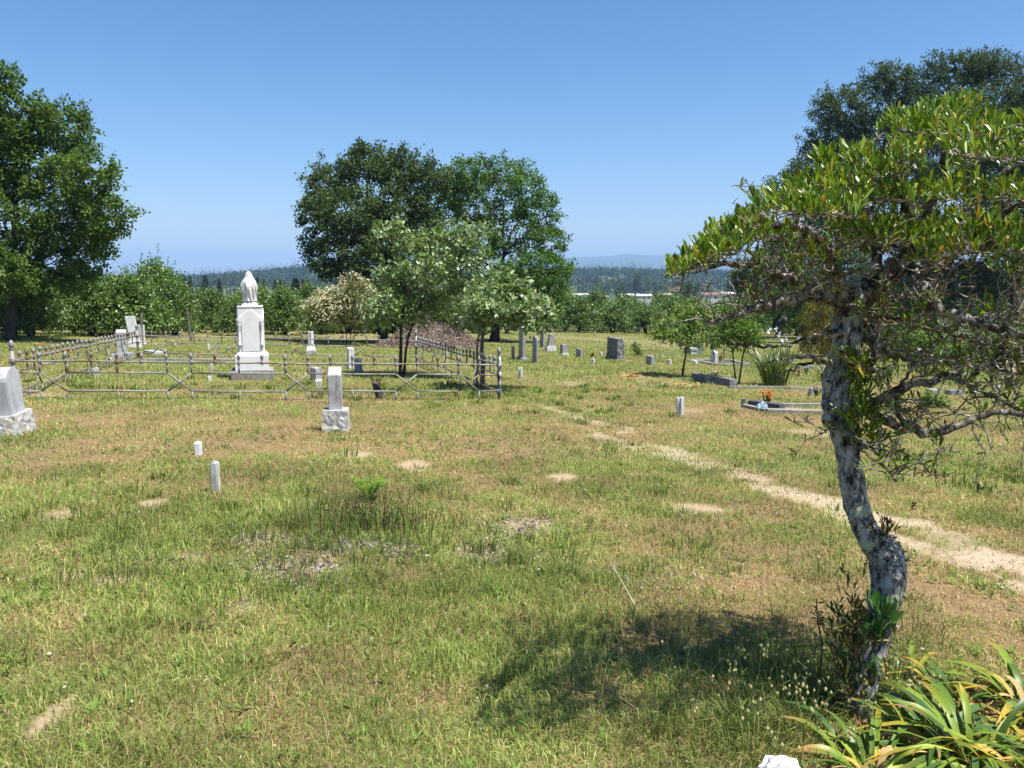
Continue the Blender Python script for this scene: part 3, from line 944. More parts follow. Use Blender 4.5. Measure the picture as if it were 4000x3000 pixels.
b = at(3212, 1398); D = depth_at(3212, 1398)
make_tree("golden_conifer", "weeping golden-tipped conifer just left of the foreground trunk", "shrub", b,
          [(3210, 1160, 45, 40), (3180, 1220, 50, 60), (3240, 1220, 50, 60), (3160, 1300, 40, 70), (3220, 1300, 65, 70), (3260, 1330, 40, 60), (3190, 1355, 60, 45)],
          D, 0.06, [(0.09, 0.09, 0.012), (0.15, 0.125, 0.014), (0.06, 0.065, 0.01), (0.38, 0.28, 0.03)], 420, 24, 0.16, 0.022, 0.10, None, None, seed=41, droop=2.2, twigs=0.1, dz=0.3)
b = at(3560, 1330)
for k, (u, v, lob, pl_, lab) in enumerate((
        (3540, 1392, [(3540, 1310, 80, 50), (3490, 1340, 50, 40), (3590, 1350, 50, 35), (3540, 1270, 40, 30)], OAK_DARK, "small round dark shrub seen through the twigs right of the foreground trunk"),
        (3850, 1380, [(3800, 1250, 120, 60), (3920, 1230, 130, 60), (4060, 1260, 130, 80), (3740, 1300, 80, 45), (3950, 1310, 120, 45), (3650, 1270, 80, 50)], [(0.05, 0.09, 0.025), (0.07, 0.115, 0.035)], "long mid green hedge bush under the huge evergreen oak"),
        (3400, 1375, [(3400, 1270, 70, 50), (3340, 1310, 60, 40), (3450, 1300, 60, 45)], OAK_MID, "leafy green bush directly behind the foreground trunk"),
        (3620, 1430, [(3600, 1350, 90, 50), (3680, 1370, 80, 45)], YOUNG_G + OAK_MID, "light leafy bush behind the bare limbs, left of the shaded irises"),
        (3880, 1430, [(3860, 1350, 90, 50), (3960, 1360, 90, 50), (4060, 1350, 90, 60)], YOUNG_G + OAK_MID, "light leafy bush behind the bare limbs at the right picture edge"))):
    make_tree("bush", lab, "bush", at(u, v), lob, depth_at(u, v), 0.05, pl_, 300, 22, 0.13, 0.06, 0.15, "bushes behind the foreground tree", None, seed=50 + k, twigs=0.1, dz=0.8, fork=0.05)


# ---- orchard behind the graveyard
def orchard_proto(seed):
    r_ = np.random.default_rng(seed)
    root = thing("orchard_tree", "x", "tree", (0, 0, 0))
    lob = []
    for k in range(9):
        a = k / 9 * 2 * math.pi + r_.uniform(-0.3, 0.3)
        rr = r_.uniform(0.45, 0.95)
        lob.append(((rr * math.cos(a), rr * math.sin(a), r_.uniform(0.95, 1.75)), (0.62, 0.62, r_.uniform(0.45, 0.6))))
    for k in range(5):
        lob.append(((r_.uniform(-0.5, 0.5), r_.uniform(-0.5, 0.5), r_.uniform(1.9, 2.35)), (0.45, 0.45, 0.42)))
    for k in range(7):
        a = k / 7 * 2 * math.pi + 0.4
        lob.append(((1.0 * math.cos(a), 1.0 * math.sin(a), r_.uniform(0.5, 0.75)), (0.5, 0.5, 0.36)))
    T, V, F, C = crown(lob, 380, 17, 0.13, 0.075, 0.13, ORCH, 0.55, 0.1, seed)
    # upright water shoots
    S = []; SD = []
    for k in range(60):
        p = T[r_.integers(0, len(T))]
        if p[2] < 1.4:
            continue
        h = r_.uniform(0.3, 0.95)
        for q in range(9):
            S.append(p + [r_.normal() * 0.03, r_.normal() * 0.03, h * q / 9])
            SD.append([r_.normal(), r_.normal(), 0.8])
    S = np.array(S); SD = np.array(SD)
    V2, F2 = leaf_quads(S, SD, r_.normal(size=S.shape) + [0, 0, 0.7], np.full(len(S), 0.13), np.full(len(S), 0.06))
    C2 = np.repeat(np.array(ORCH)[r_.integers(0, 3, len(S))], 4, 0) * 1.1
    mk("crown", np.vstack([V, V2]), np.vstack([F, F2 + len(V)]), M['leaf_gloss'], root, None, False, np.vstack([C, C2]))
    g = G()
    for k in range(3):
        a = r_.uniform(0, 6.28)
        g.tube(limb_path((0, 0, -0.15), (0.3 * math.cos(a), 0.3 * math.sin(a), 0.75), r_, 5, 0.04), np.linspace(0.10, 0.05, 5), 7)
        for q in range(4):
            b_ = a + r_.uniform(-1.2, 1.2)
            g.tube(limb_path((0.3 * math.cos(a), 0.3 * math.sin(a), 0.72), (0.85 * math.cos(b_), 0.85 * math.sin(b_), r_.uniform(1.2, 1.9)), r_, 5, 0.05), np.linspace(0.045, 0.015, 5), 5)
    g.build("trunk", M['bark_oak'], root, None, True)
    return root


protos = [orchard_proto(s) for s in (101, 102, 103, 104)]
used = [False] * 4
LEFT_LAB = "leafy orchard tree in the dense rows left of the oaks"
RIGHT_LAB = "leafy orchard tree in the dense rows right of the oaks"
spots = []
for row in range(4):
    for k in range(9):
        u = -190 + 185 * k + (row % 2) * 95 + rng.normal() * 14
        v = 1322 - 0.010 * 185 * k
        Df = depth_at(u, v) + row * 3.6
        q = ray(u, v) * Df
        bump_ = 1 + 0.26 * math.exp(-((u - 560) / 170) ** 2) - 0.14 * math.exp(-((u - 830) / 90) ** 2) + 0.10 * math.exp(-((u - 1010) / 60) ** 2)
        spots.append((q[0] + rng.normal() * 0.3, q[1] + rng.normal() * 0.4, LEFT_LAB, "orchard trees left of the oaks", (0.92 + 0.05 * row) * bump_))
    for k in range(11):
        u = 2150 + 118 * k + (row % 2) * 60 + rng.normal() * 10
        v = 1297 + (k / 10) * 18
        Df = min(depth_at(u, v), 82) + row * 4.2
        q = ray(u, v) * Df
        spots.append((q[0] + rng.normal() * 0.3, q[1] + rng.normal() * 0.4, RIGHT_LAB, "orchard trees right of the oaks", 1.22 + 0.05 * row))
for k in range(6):
    q = ray(1330 + 130 * k, 1310) * (50 + 2 * k)
    spots.append((q[0], q[1], "leafy orchard tree half hidden behind the two big oaks", "orchard trees behind the oaks", 1.0))
for i, (x, y, lab, grp, s) in enumerate(spots):
    k = int(rng.integers(0, 4))
    sc = (s * rng.uniform(0.82, 1.15), s * rng.uniform(0.78, 1.16))
    z = float(gz(x, y))
    rz = rng.uniform(0, 6.28)
    if not used[k]:
        used[k] = True
        o = protos[k]
        o.location = (x, y, z); o.rotation_euler = (0, 0, rz); o.scale = (sc[0], sc[0], sc[1])
        o["label"] = lab; o["group"] = grp
    else:
        dup(protos[k], (x, y, z), rz, sc, lab, grp)


# ------------------------------------------------------------------ far landscape
def hill_mesh(name, label, dist, prof, depth, mat):
    """a ridge with real thickness: prof = [(u, v_top)] read as directions"""
    us = np.linspace(prof[0][0], prof[-1][0], 260)
    vs = np.interp(us, [p[0] for p in prof], [p[1] for p in prof])
    rows = 26
    V = []
    for k in range(rows):
        t = k / (rows - 1)
        d = dist + (t - 0.5) * depth
        for u, v in zip(us, vs):
            p = ray(u, v) * dist
            s = math.sin(math.pi * t) ** 0.8
            top = p[2] + EYE
            x = p[0] / p[1] * d
            rough = (float(fbm(x / 420, d / 420, 5, 5)) - 0.5) * 55 * s * (1 if 0.02 < t < 0.98 else 0)
            V.append((x, d, -36 + (top + 36) * s + rough * (1 - 0.75 * math.exp(-((t - 0.5) / 0.1) ** 2))))
    n = len(us)
    F = [(k * n + i, k * n + i + 1, (k + 1) * n + i + 1, (k + 1) * n + i) for k in range(rows - 1) for i in range(n - 1)]
    o = mk(name, V, F, mat, None, None, True)
    return tag(o, label, "hills", None, "structure")


mm = plain("distant_wooded_slope", (0.07, 0.09, 0.05), 1.0, 0.5, 0.004)
hill_mesh("mountains", "long blue mountain range on the far horizon", 7600,
          [(-2500, 1060), (-800, 1072), (300, 1092), (420, 1090), (700, 1085), (900, 1072), (1060, 1066), (1250, 1048), (1500, 1035), (1900, 1020), (2150, 1010), (2280, 1004), (2400, 1001), (2450, 994), (2520, 1003), (2680, 1003), (2850, 1010), (3100, 1022), (3500, 1030), (4500, 1040), (6200, 1060)], 5200, mm)


def tree_blob(g, c, h, wd, kind, r_, pal, n=34):
    """a far tree: leaf clumps on a crown"""
    d = unit(r_.normal(size=(n, 3)))
    if kind == 'conifer':
        t = r_.random(n) ** 0.8
        a = r_.uniform(0, 6.28, n)
        rad = wd / 2 * (1 - t) ** 0.8 * r_.uniform(0.5, 1.05, n)
        P = np.stack([rad * np.cos(a), rad * np.sin(a), h * (0.1 + 0.9 * t)], -1)
        L = np.full(n, wd * 0.34) * (1.15 - 0.75 * t)
        ax = np.stack([np.cos(a), np.sin(a), np.full(n, -0.3)], -1)
        nr = np.stack([0.5 * np.cos(a), 0.5 * np.sin(a), np.ones(n)], -1)
    else:
        P = d * np.array([wd / 2, wd / 2, h * 0.42]) * r_.uniform(0.7, 1.05, (n, 1)) + [0, 0, h * 0.56]
        L = np.full(n, wd * 0.3)
        ax = r_.normal(size=(n, 3)); nr = d + [0, 0, 0.4]
    V, F = leaf_quads(P + c, ax, nr, L * r_.uniform(0.7, 1.3, n), L * r_.uniform(0.6, 1.0, n))
    cc = np.asarray(pal) * r_.uniform(0.75, 1.25, (n, 1))
    g.add(V, F, None, np.repeat(cc, 4, 0))


def forest():
    r_ = np.random.default_rng(77)
    g = G()
    for i in range(5600):
        ang = r_.uniform(-0.68, 0.68); d = r_.uniform(760, 1500) if i % 3 else r_.uniform(1180, 1420)
        x, y = d * math.sin(ang), d * math.cos(ang)
        if ang > -0.08 and d < 1120 and float(fbm(x / 130, y / 130, 90, 3)) > 0.52:
            continue
        if r_.random() < 0.42:
            tree_blob(g, (x, y, float(gz(x, y)) - 0.5), r_.uniform(12, 23), r_.uniform(5, 8), 'conifer', r_, (0.02, 0.03, 0.018), 30)
        else:
            p = [(0.022, 0.033, 0.018), (0.03, 0.045, 0.02), (0.055, 0.085, 0.028)][r_.integers(0, 3)]
            tree_blob(g, (x, y, float(gz(x, y)) - 0.5), r_.uniform(7, 13), r_.uniform(8, 14), 'round', r_, p, 30)
    o = g.build("far_forest", M['leaf'])
    tag(o, "mixed dark forest on the ridge across the valley", "forest", None, "stuff")


forest()


def far_tree(u, vtop, vbase, d, wpx, kind, pal, label, group, name):
    r_ = np.random.default_rng(int(u * 7 + vtop))
    p = ray(u, vtop) * d
    x, y = p[0], p[1]
    z0 = float(gz(x, y)); h = p[2] + EYE - z0
    root = thing(name, label, "tree", (x, y, z0), 0, group)
    g = G()
    wd = wpx * d / FPX
    if kind == 'conifer':
        tree_blob(g, np.array([0, 0, 0.0]), h, wd * 1.35, 'conifer', r_, pal, 900)
    else:
        n = 1200
        lob = [((r_.uniform(-.25, .25) * wd, r_.uniform(-.25, .25) * wd, h * r_.uniform(0.45, 0.85)), (wd * 0.3, wd * 0.3, h * 0.16)) for _ in range(8)]
        T, V, F, C = crown(lob, 150, 10, 0.09 * wd, 0.055 * wd, 0.05 * wd, [pal, tuple(q * 1.3 for q in pal)], 0.4, 0.1, int(u))
        g.add(V, F, None, C)
    g.build("crown", M['leaf'], root)
    t = G()
    t.tube(np.array([[0, 0, -0.5], [0.02 * wd, 0, h * 0.5], [0, 0, h * 0.93]]), [wd * 0.05 + 0.1, wd * 0.04 + 0.05, 0.04], 7)
    t.build("trunk", M['bark_oak'], root)


CG = "tall conifers beyond the orchard"
for u, vt, d, wp, lab in ((722, 1080, 190, 28, "first slim dark conifer above the left orchard, one of a close pair"), (741, 1080, 196, 26, "second slim dark conifer above the left orchard, one of a close pair"),
                          (800, 1076, 190, 36, "fuller dark conifer standing alone above the left orchard"), (856, 1087, 200, 26, "small dark conifer just left of the white urn monument"),
                          (1006, 1082, 170, 24, "dark conifer tip right of the urn, left one of two"), (1030, 1086, 170, 20, "dark conifer tip right of the urn, right one of two"),
                          (1075, 1092, 150, 22, "short dark conifer in front of the wooded knoll"), (1095, 1094, 150, 20, "thin dark conifer beside the short one in front of the knoll"),
                          (1155, 1086, 120, 44, "broadest dark conifer behind the orchard, left of the cream shrub"), (1182, 1092, 124, 22, "narrow dark conifer beside the broadest conifer"), (1202, 1092, 128, 34, "bushy dark conifer nearest the cream shrub")):
    far_tree(u, vt, 0, d, wp * 1.15, 'conifer', (0.022, 0.036, 0.016), lab, CG, "conifer_tree")
VG = "single trees in the valley"
for u, vt, d, wp, pal, lab in ((2432, 1102, 330, 66, (0.03, 0.042, 0.02), "dark pointed tree above the right orchard, in front of the valley roofs"), (2483, 1060, 520, 48, (0.042, 0.045, 0.03), "tall brownish tree left of the pale round tree across the valley"),
                               (2690, 1088, 230, 100, (0.032, 0.045, 0.018), "wide dark tree with a thin stem right behind the lollipop sapling"), (2380, 1088, 700, 30, (0.11, 0.13, 0.05), "small pale round tree on the far vineyard edge"),
                               (2533, 1068, 640, 30, (0.07, 0.12, 0.03), "bright green round tree on the far slope"), (2300, 1135, 420, 40, (0.035, 0.055, 0.025), "low dark tree beside the white shed roof"),
                               (2560, 1105, 600, 30, (0.03, 0.045, 0.03), "dark blue-green tree right of the tall brownish tree"), (2780, 1110, 520, 70, (0.06, 0.10, 0.03), "light green broad tree left of the evergreen bush"),
                               (2640, 1095, 560, 40, (0.035, 0.05, 0.03), "dusky tree between the tall brownish tree and the wide dark tree"), (2350, 1142, 430, 34, (0.035, 0.05, 0.025), "dusky low tree left of the dark pointed tree")):
    far_tree(u, vt, 0, d, wp, 'round', pal, lab, VG, "valley_tree")

WALL = plain("pale_shed_wall", (0.55, 0.54, 0.5), 0.8, 0.1, 2)
ROOF_W = plain("white_metal_roof", (0.75, 0.75, 0.74), 0.5, 0.08, 1)
ROOF_R = plain("red_brown_roof", (0.24, 0.10, 0.08), 0.8, 0.2, 2)
ROOF_T = plain("tan_roof", (0.42, 0.30, 0.2), 0.8, 0.2, 2)
GLASS = plain("dark_window_glass", (0.03, 0.035, 0.04), 0.15, 0.1, 3)


def far_house(u, v, d, wpx, hpx, roof, label, name="valley_house"):
    p = ray(u, v) * d                                  # ridge of the roof
    x, y, zt = p[0], p[1], p[2] + EYE
    z0 = float(gz(x, y)) - 0.5
    wd = wpx * 1.6 * d / FPX; dp = wd * 0.45
    rh = max(1.0, hpx * d / FPX * 0.45)
    h = max(2.2, zt - rh - z0)
    root = thing(name, label, "building", (x, y, z0), 0.15, "buildings across the valley")
    G().box((0, 0, 0), (wd, dp, h)).build("wall", WALL, root)
    e = 0.5
    V = [(-wd / 2 - e, -dp / 2 - e, h - 0.05), (wd / 2 + e, -dp / 2 - e, h - 0.05), (wd / 2 + e, dp / 2 + e, h - 0.05), (-wd / 2 - e, dp / 2 + e, h - 0.05), (-wd / 2 - e, 0, h + rh), (wd / 2 + e, 0, h + rh)]
    mk("roof", V, [(0, 1, 5, 4), (2, 3, 4, 5), (1, 2, 5), (3, 0, 4), (3, 2, 1, 0)], roof, root)
    for k in range(3):
        G().box((-wd / 3 + k * wd / 3, -dp / 2 - 0.03, h - 2.1), (wd * 0.1, 0.1, 1.3)).build("window", GLASS, root)


for a_ in ((2262, 1146, 560, 46, 10, ROOF_W, "long white-roofed shed beside the green oak, across the valley"), (2345, 1152, 570, 34, 8, ROOF_W, "short white-roofed shed right of the long shed"),
           (2455, 1147, 560, 50, 9, ROOF_W, "white-roofed warehouse behind the dark pointed tree"), (2510, 1149, 560, 40, 9, ROOF_W, "white-roofed warehouse right of the one behind the pointed tree"),
           (2592, 1146, 540, 34, 9, ROOF_T, "pale building above the lollipop sapling"), (2787, 1142, 420, 62, 15, ROOF_R, "building with a red-brown roof right of the wide dark tree"), (2850, 1140, 470, 40, 14, ROOF_W, "grey-white roofed building right of the red-brown roof"),
           (2262, 1100, 1010, 26, 8, ROOF_W, "white house on the far slope next to the green oak"), (2458, 1102, 1000, 24, 8, ROOF_T, "tan-roofed house on the far slope left of the brownish tree"),
           (2572, 1090, 1050, 22, 8, ROOF_T, "small tan-roofed house high on the far slope"), (2545, 1095, 1040, 12, 6, ROOF_W, "tiny white shed beside the small tan-roofed house"), (1108, 1102, 1150, 14, 6, ROOF_W, "lone white house on the wooded knoll at left")):
    far_house(*a_)

# ------------------------------------------------------------------ stones
YAW = R(14.6)
SINK = 0.03


def marker(u, v, wpx, hpx, mat, label, side=0.15, kind='rect', yaw=YAW, base=None, name="headstone", group=None, rise=0.3, lean=0.0, cat="gravestone", tilt=(0, 0)):
    """upright stone. wpx: width of the face towards the camera; side: extent away from it (m)"""
    D_ = depth_at(u, v); s = D_ / FPX
    p = at(u, v)
    wd = wpx * s / max(0.5, math.cos(yaw)); h = hpx * s
    z = 0.0
    c = math.cos(yaw); sn = math.sin(yaw)
    loc = (p[0] - sn * side / 2, p[1] + c * side / 2, p[2] - SINK)
    root = thing(name, label, cat, loc, yaw, group)
    root.rotation_euler = (R(tilt[0]), R(tilt[1]), yaw)
    if base:
        bw, bh, bm_ = base[0] * s, base[1] * s, base[2]
        bd = side + 0.16
        if base[3:] and base[3] == 'rough':
            rough_block("base", (bw, bd, bh + SINK + 0.05), M[bm_], root, -0.05, 0.02, 8, u)
        else:
            bevel_mesh(G().box((0, 0, -0.06), (bw, bd, bh + SINK + 0.06)).build("base", M[bm_], root), 0.012)
        z = bh + SINK
        h -= bh
    else:
        h += SINK
    if kind == 'rect':
        o = slab("shaft", rect(side, h), wd, M[mat], root, 'x', min(0.01, wd * 0.15), 0, lean)
    elif kind == 'arch':
        o = slab("shaft", arch(side, h, rise), wd, M[mat], root, 'x', min(0.01, wd * 0.15), 0, lean)
    elif kind == 'archf':
        o = slab("shaft", arch(wd, h, rise), side, M[mat], root, 'y', min(0.01, wd * 0.15), 0, lean)
    elif kind == 'taper':
        o = slab("shaft", rect(wd, h, 0.72), side, M[mat], root, 'y', 0.01, 0, lean)
    elif kind == 'slant':
        q = side / 2
        o = slab("shaft", [(-q, -0.06), (q, -0.06), (q, h), (-q, h * 0.82)], wd, M[mat], root, 'x', 0.008, 0, lean)
    elif kind == 'wedge':
        q = side / 2
        o = slab("shaft", [(-q, -0.06), (q, -0.06), (q, h * 0.25), (q * 0.2, h), (-q, h * 0.95)], wd, M[mat], root, 'x', 0.008, 0, lean)
    elif kind == 'rough':
        o = rough_block("shaft", (wd, side, h), M[mat], root, -0.03, 0.03, 9, u, (0, 0), 0.96)
    o.location.z = z
    return root


FG = "small white footstones"
GG = "headstones inside the fence"
RG = "headstones right of the fence"

# the leaning stone cut by the left picture edge
marker(26, 1700, 56, 262, 'marble_bluegrey', "grey arched headstone on a rough block, cut by the left picture edge", 0.40, 'arch', R(9), (104, 78, 'rough_marble', 'rough'), rise=0.16, tilt=(2, -3))
# the grey shaft on a pitched block in front of the fence
marker(1311, 1690, 50, 250, 'marble_grey', "grey slant-topped shaft on a rough white block in front of the fence", 0.16, 'slant', R(6), (104, 84, 'rough_marble', 'rough'))
marker(771, 1782, 24, 50, 'marble_clean', "short square white footstone, the lower of the two in the left foreground", 0.1, 'rect', R(8), group=FG)
marker(838, 1925, 30, 122, 'post_marker', "tall round-topped footstone with a stained lower half in the left foreground", 0.06, 'archf', R(-4), group=FG, rise=0.02)
# inside the fence
marker(478, 1402, 33, 115, 'marble_bluegrey', "blue-grey shouldered slab on a broad base inside the fence, near the left corner", 0.42, 'arch', R(22), (74, 22, 'marble_bluegrey'), group=GG, rise=0.08)
marker(527, 1358, 34, 122, 'marble', "tall white slab leaning left with dark vertical stains, behind the blue-grey slab", 0.14, 'rect', YAW, (46, 24, 'marble_clean'), group=GG, lean=-0.13, rise=0.1)
marker(545, 1352, 17, 84, 'marble_grey', "narrow grey pointed slab half hidden behind the tall white leaning slab", 0.1, 'archf', YAW, group=GG, rise=0.2)
marker(562, 1347, 9, 76, 'white_paint', "thin white painted post in front of the shorter wooden post", 0.09, 'rect', YAW, (16, 6, 'white_paint'), name="grave_post", group=GG)
marker(684, 1347, 8, 12, 'white_paint', "tiny white footstone behind the far fence rail, left of the urn monument", 0.08, 'rect', YAW, group=FG)
marker(429, 1405, 10, 9, 'white_paint', "tiny white block in the grass just left of the blue-grey slab", 0.09, 'rect', YAW, group=FG)
marker(376, 1475, 18, 40, 'post_marker', "white round-topped footstone inside the left part of the fence", 0.07, 'archf', YAW, group=FG, rise=0.03)
marker(826, 1466, 12, 52, 'post_marker', "slim white footstone left of the urn monument", 0.09, 'rect', YAW, group=FG)
marker(818, 1490, 12, 20, 'white_paint', "stubby white footstone in front of the slim one left of the urn monument", 0.08, 'rect', YAW, group=FG)
marker(815, 1366, 8, 22, 'white_paint', "small upright white footstone near the far rail, left one of a close pair", 0.08, 'rect', YAW, group=FG)
marker(842, 1367, 10, 22, 'marble_grey', "small grey footstone near the far rail, right one of a close pair", 0.1, 'rect', YAW, group=FG)
marker(1374, 1440, 20, 84, 'marble', "white stone with a curved peak inside the right half of the fence", 0.22, 'wedge', R(28), group=GG)
marker(1396, 1452, 26, 54, 'marble_grey', "grey slant slab propped against the white curved stone", 0.16, 'wedge', R(-8), group=GG)
marker(1247, 1490, 24, 50, 'marble_grey', "grey oblong block behind the front fence rail right of the urn monument", 0.34, 'rect', R(34), group=GG)
marker(1244, 1514, 23, 31, 'post_marker', "low white block in front of the grey oblong block", 0.12, 'slant', R(8), group=FG)
marker(1748, 1400, 10, 34, 'post_marker', "pair of slim white footstones seen through the right fence side", 0.1, 'rect', YAW, group=FG)
# right of the fence
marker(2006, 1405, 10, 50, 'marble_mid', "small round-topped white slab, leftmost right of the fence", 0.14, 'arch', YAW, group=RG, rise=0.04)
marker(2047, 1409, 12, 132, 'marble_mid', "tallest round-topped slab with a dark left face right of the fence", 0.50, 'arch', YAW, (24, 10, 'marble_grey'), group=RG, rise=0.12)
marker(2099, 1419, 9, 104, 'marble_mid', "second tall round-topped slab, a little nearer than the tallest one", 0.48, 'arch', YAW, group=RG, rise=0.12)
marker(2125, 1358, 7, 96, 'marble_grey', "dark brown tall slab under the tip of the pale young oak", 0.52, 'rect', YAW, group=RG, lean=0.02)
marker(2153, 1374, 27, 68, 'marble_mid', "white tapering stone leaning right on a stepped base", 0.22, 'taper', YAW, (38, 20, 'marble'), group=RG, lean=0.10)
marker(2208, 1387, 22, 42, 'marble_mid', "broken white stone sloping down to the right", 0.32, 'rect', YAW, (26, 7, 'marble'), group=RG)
marker(2271, 1398, 10, 33, 'granite_light', "square grey block left of the yellow flowers", 0.48, 'rect', YAW, group=RG)
marker(2321, 1421, 7, 19, 'white_paint', "little white square footstone below the yellow flowers", 0.22, 'rect', YAW, group=FG)
marker(2351, 1389, 7, 12, 'marble', "tiny white footstone between the yellow flowers and the large granite stone", 0.2, 'rect', YAW, group=FG)
marker(2379, 1396, 6, 13, 'marble_grey', "small dark footstone half behind the large granite stone", 0.2, 'rect', YAW, group=FG)
marker(2424, 1409, 26, 87, 'granite', "large rough dark granite stone with pale lichen spots", 1.05, 'rough', YAW, (36, 7, 'concrete'), group=RG)
marker(2551, 1426, 17, 33, 'granite_light', "square grey stone left of the lollipop sapling", 0.42, 'rect', YAW, group=RG)
marker(2620, 1423, 9, 17, 'marble', "small white block between the square grey stone and the sapling stem", 0.2, 'rect', YAW, group=FG)
marker(2588, 1397, 6, 12, 'white_paint', "tiny white footstone up the slope behind the square grey stone", 0.1, 'rect', YAW, group=FG)
marker(2721, 1425, 9, 14, 'white_paint', "white footstone just right of the sapling stem", 0.22, 'rect', YAW, group=FG)
marker(2664, 1354, 6, 22, 'granite_polished', "dark slab behind the sapling, left of the granite blocks", 0.4, 'rect', YAW, group=RG)
marker(2738, 1385, 20, 58, 'granite', "tall dark granite block behind the sapling, right end of the group", 0.8, 'rough', YAW, group=RG)
marker(2714, 1386, 32, 28, 'granite_light', "low light granite block in front of the tall dark granite block", 0.75, 'rough', YAW, group=RG)
marker(2792, 1370, 14, 44, 'granite', "shaded dark slab behind the white arched stone", 0.3, 'archf', YAW, group=RG, rise=0.05)
marker(2798, 1421, 12, 50, 'marble', "white arched stone with a dark face beside pink flowers", 0.34, 'arch', YAW, group=RG, rise=0.12)
marker(3165, 1548, 15, 33, 'granite_light', "small leaning grey tablet beside pink and teal flowers", 0.06, 'rect', YAW, group=RG, lean=0.1, tilt=(8, 0))
marker(3745, 1546, 66, 17, 'granite', "long low dark kerbstone in the right background grass", 0.25, 'rect', R(5), name="kerbstone", cat="kerb", group="low kerbstones at the right")
marker(3663, 1541, 40, 15, 'granite_light', "low light kerbstone left of the dark kerbstone", 0.3, 'rect', R(5), name="kerbstone", cat="kerb", group="low kerbstones at the right")
marker(3840, 1546, 34, 12, 'granite_light', "low light kerbstone right of the dark kerbstone", 0.3, 'rect', R(5), name="kerbstone", cat="kerb", group="low kerbstones at the right")


def twin_posts(u, v, wpx, hpx, label):
    D_ = depth_at(u, v); s = D_ / FPX; p = at(u, v)
    root = thing("grave_post", label, "grave marker", (p[0], p[1], p[2] - 0.03), R(5), "twin white grave posts")
    h = hpx * s + 0.03
    w1, w2 = wpx * 0.38 * s, wpx * 0.52 * s
    o = bevel_mesh(G().box((-wpx * 0.28 * s, 0.02, -0.04), (w1, 0.07, h * 0.98 + 0.04)).build("upright", M['white_paint'], root), 0.006)
    bevel_mesh(G().box((wpx * 0.24 * s, -0.01, -0.04), (w2, 0.07, h + 0.04)).build("upright", M['white_paint'], root), 0.006)
    bevel_mesh(G().box((-wpx * 0.06 * s, 0.04, -0.04), (wpx * 0.22 * s, 0.03, h * 0.95)).build("web", M['marble_grey'], root), 0.003)


twin_posts(2656, 1617, 26, 68, "white two-ridged post in the open grass left of the orange flowers")
twin_posts(2032, 1475, 17, 40, "white two-ridged post just right of the fence corner")

# pillar stone with flared base beyond the fence
D = depth_at(1211, 1382); s = D / FPX; p = at(1211, 1382)
root = thing("headstone", "white broken-topped pillar stone with a flared foot beyond the far fence rail", "gravestone", (p[0], p[1] + 0.15, p[2] - 0.03), YAW, RG)
bevel_mesh(G().box((0, 0, -0.05), (42 * s, 42 * s, 0.05 + 16 * s)).build("base", M['marble_grey'], root), 0.01)
bevel_mesh(G().box((0, 0, 16 * s), (38 * s, 38 * s, 24 * s), None, 0.68).build("plinth", M['marble'], root), 0.01)
bevel_mesh(G().box((-5 * s, 0, 40 * s), (12 * s, 22 * s, 52 * s), None, 0.9).build("shaft", M['marble_grey'], root), 0.008)
bevel_mesh(G().box((6 * s, -0.01, 40 * s), (11 * s, 22 * s, 50 * s), None, 0.9).build("shaft", M['marble_clean'], root), 0.008)


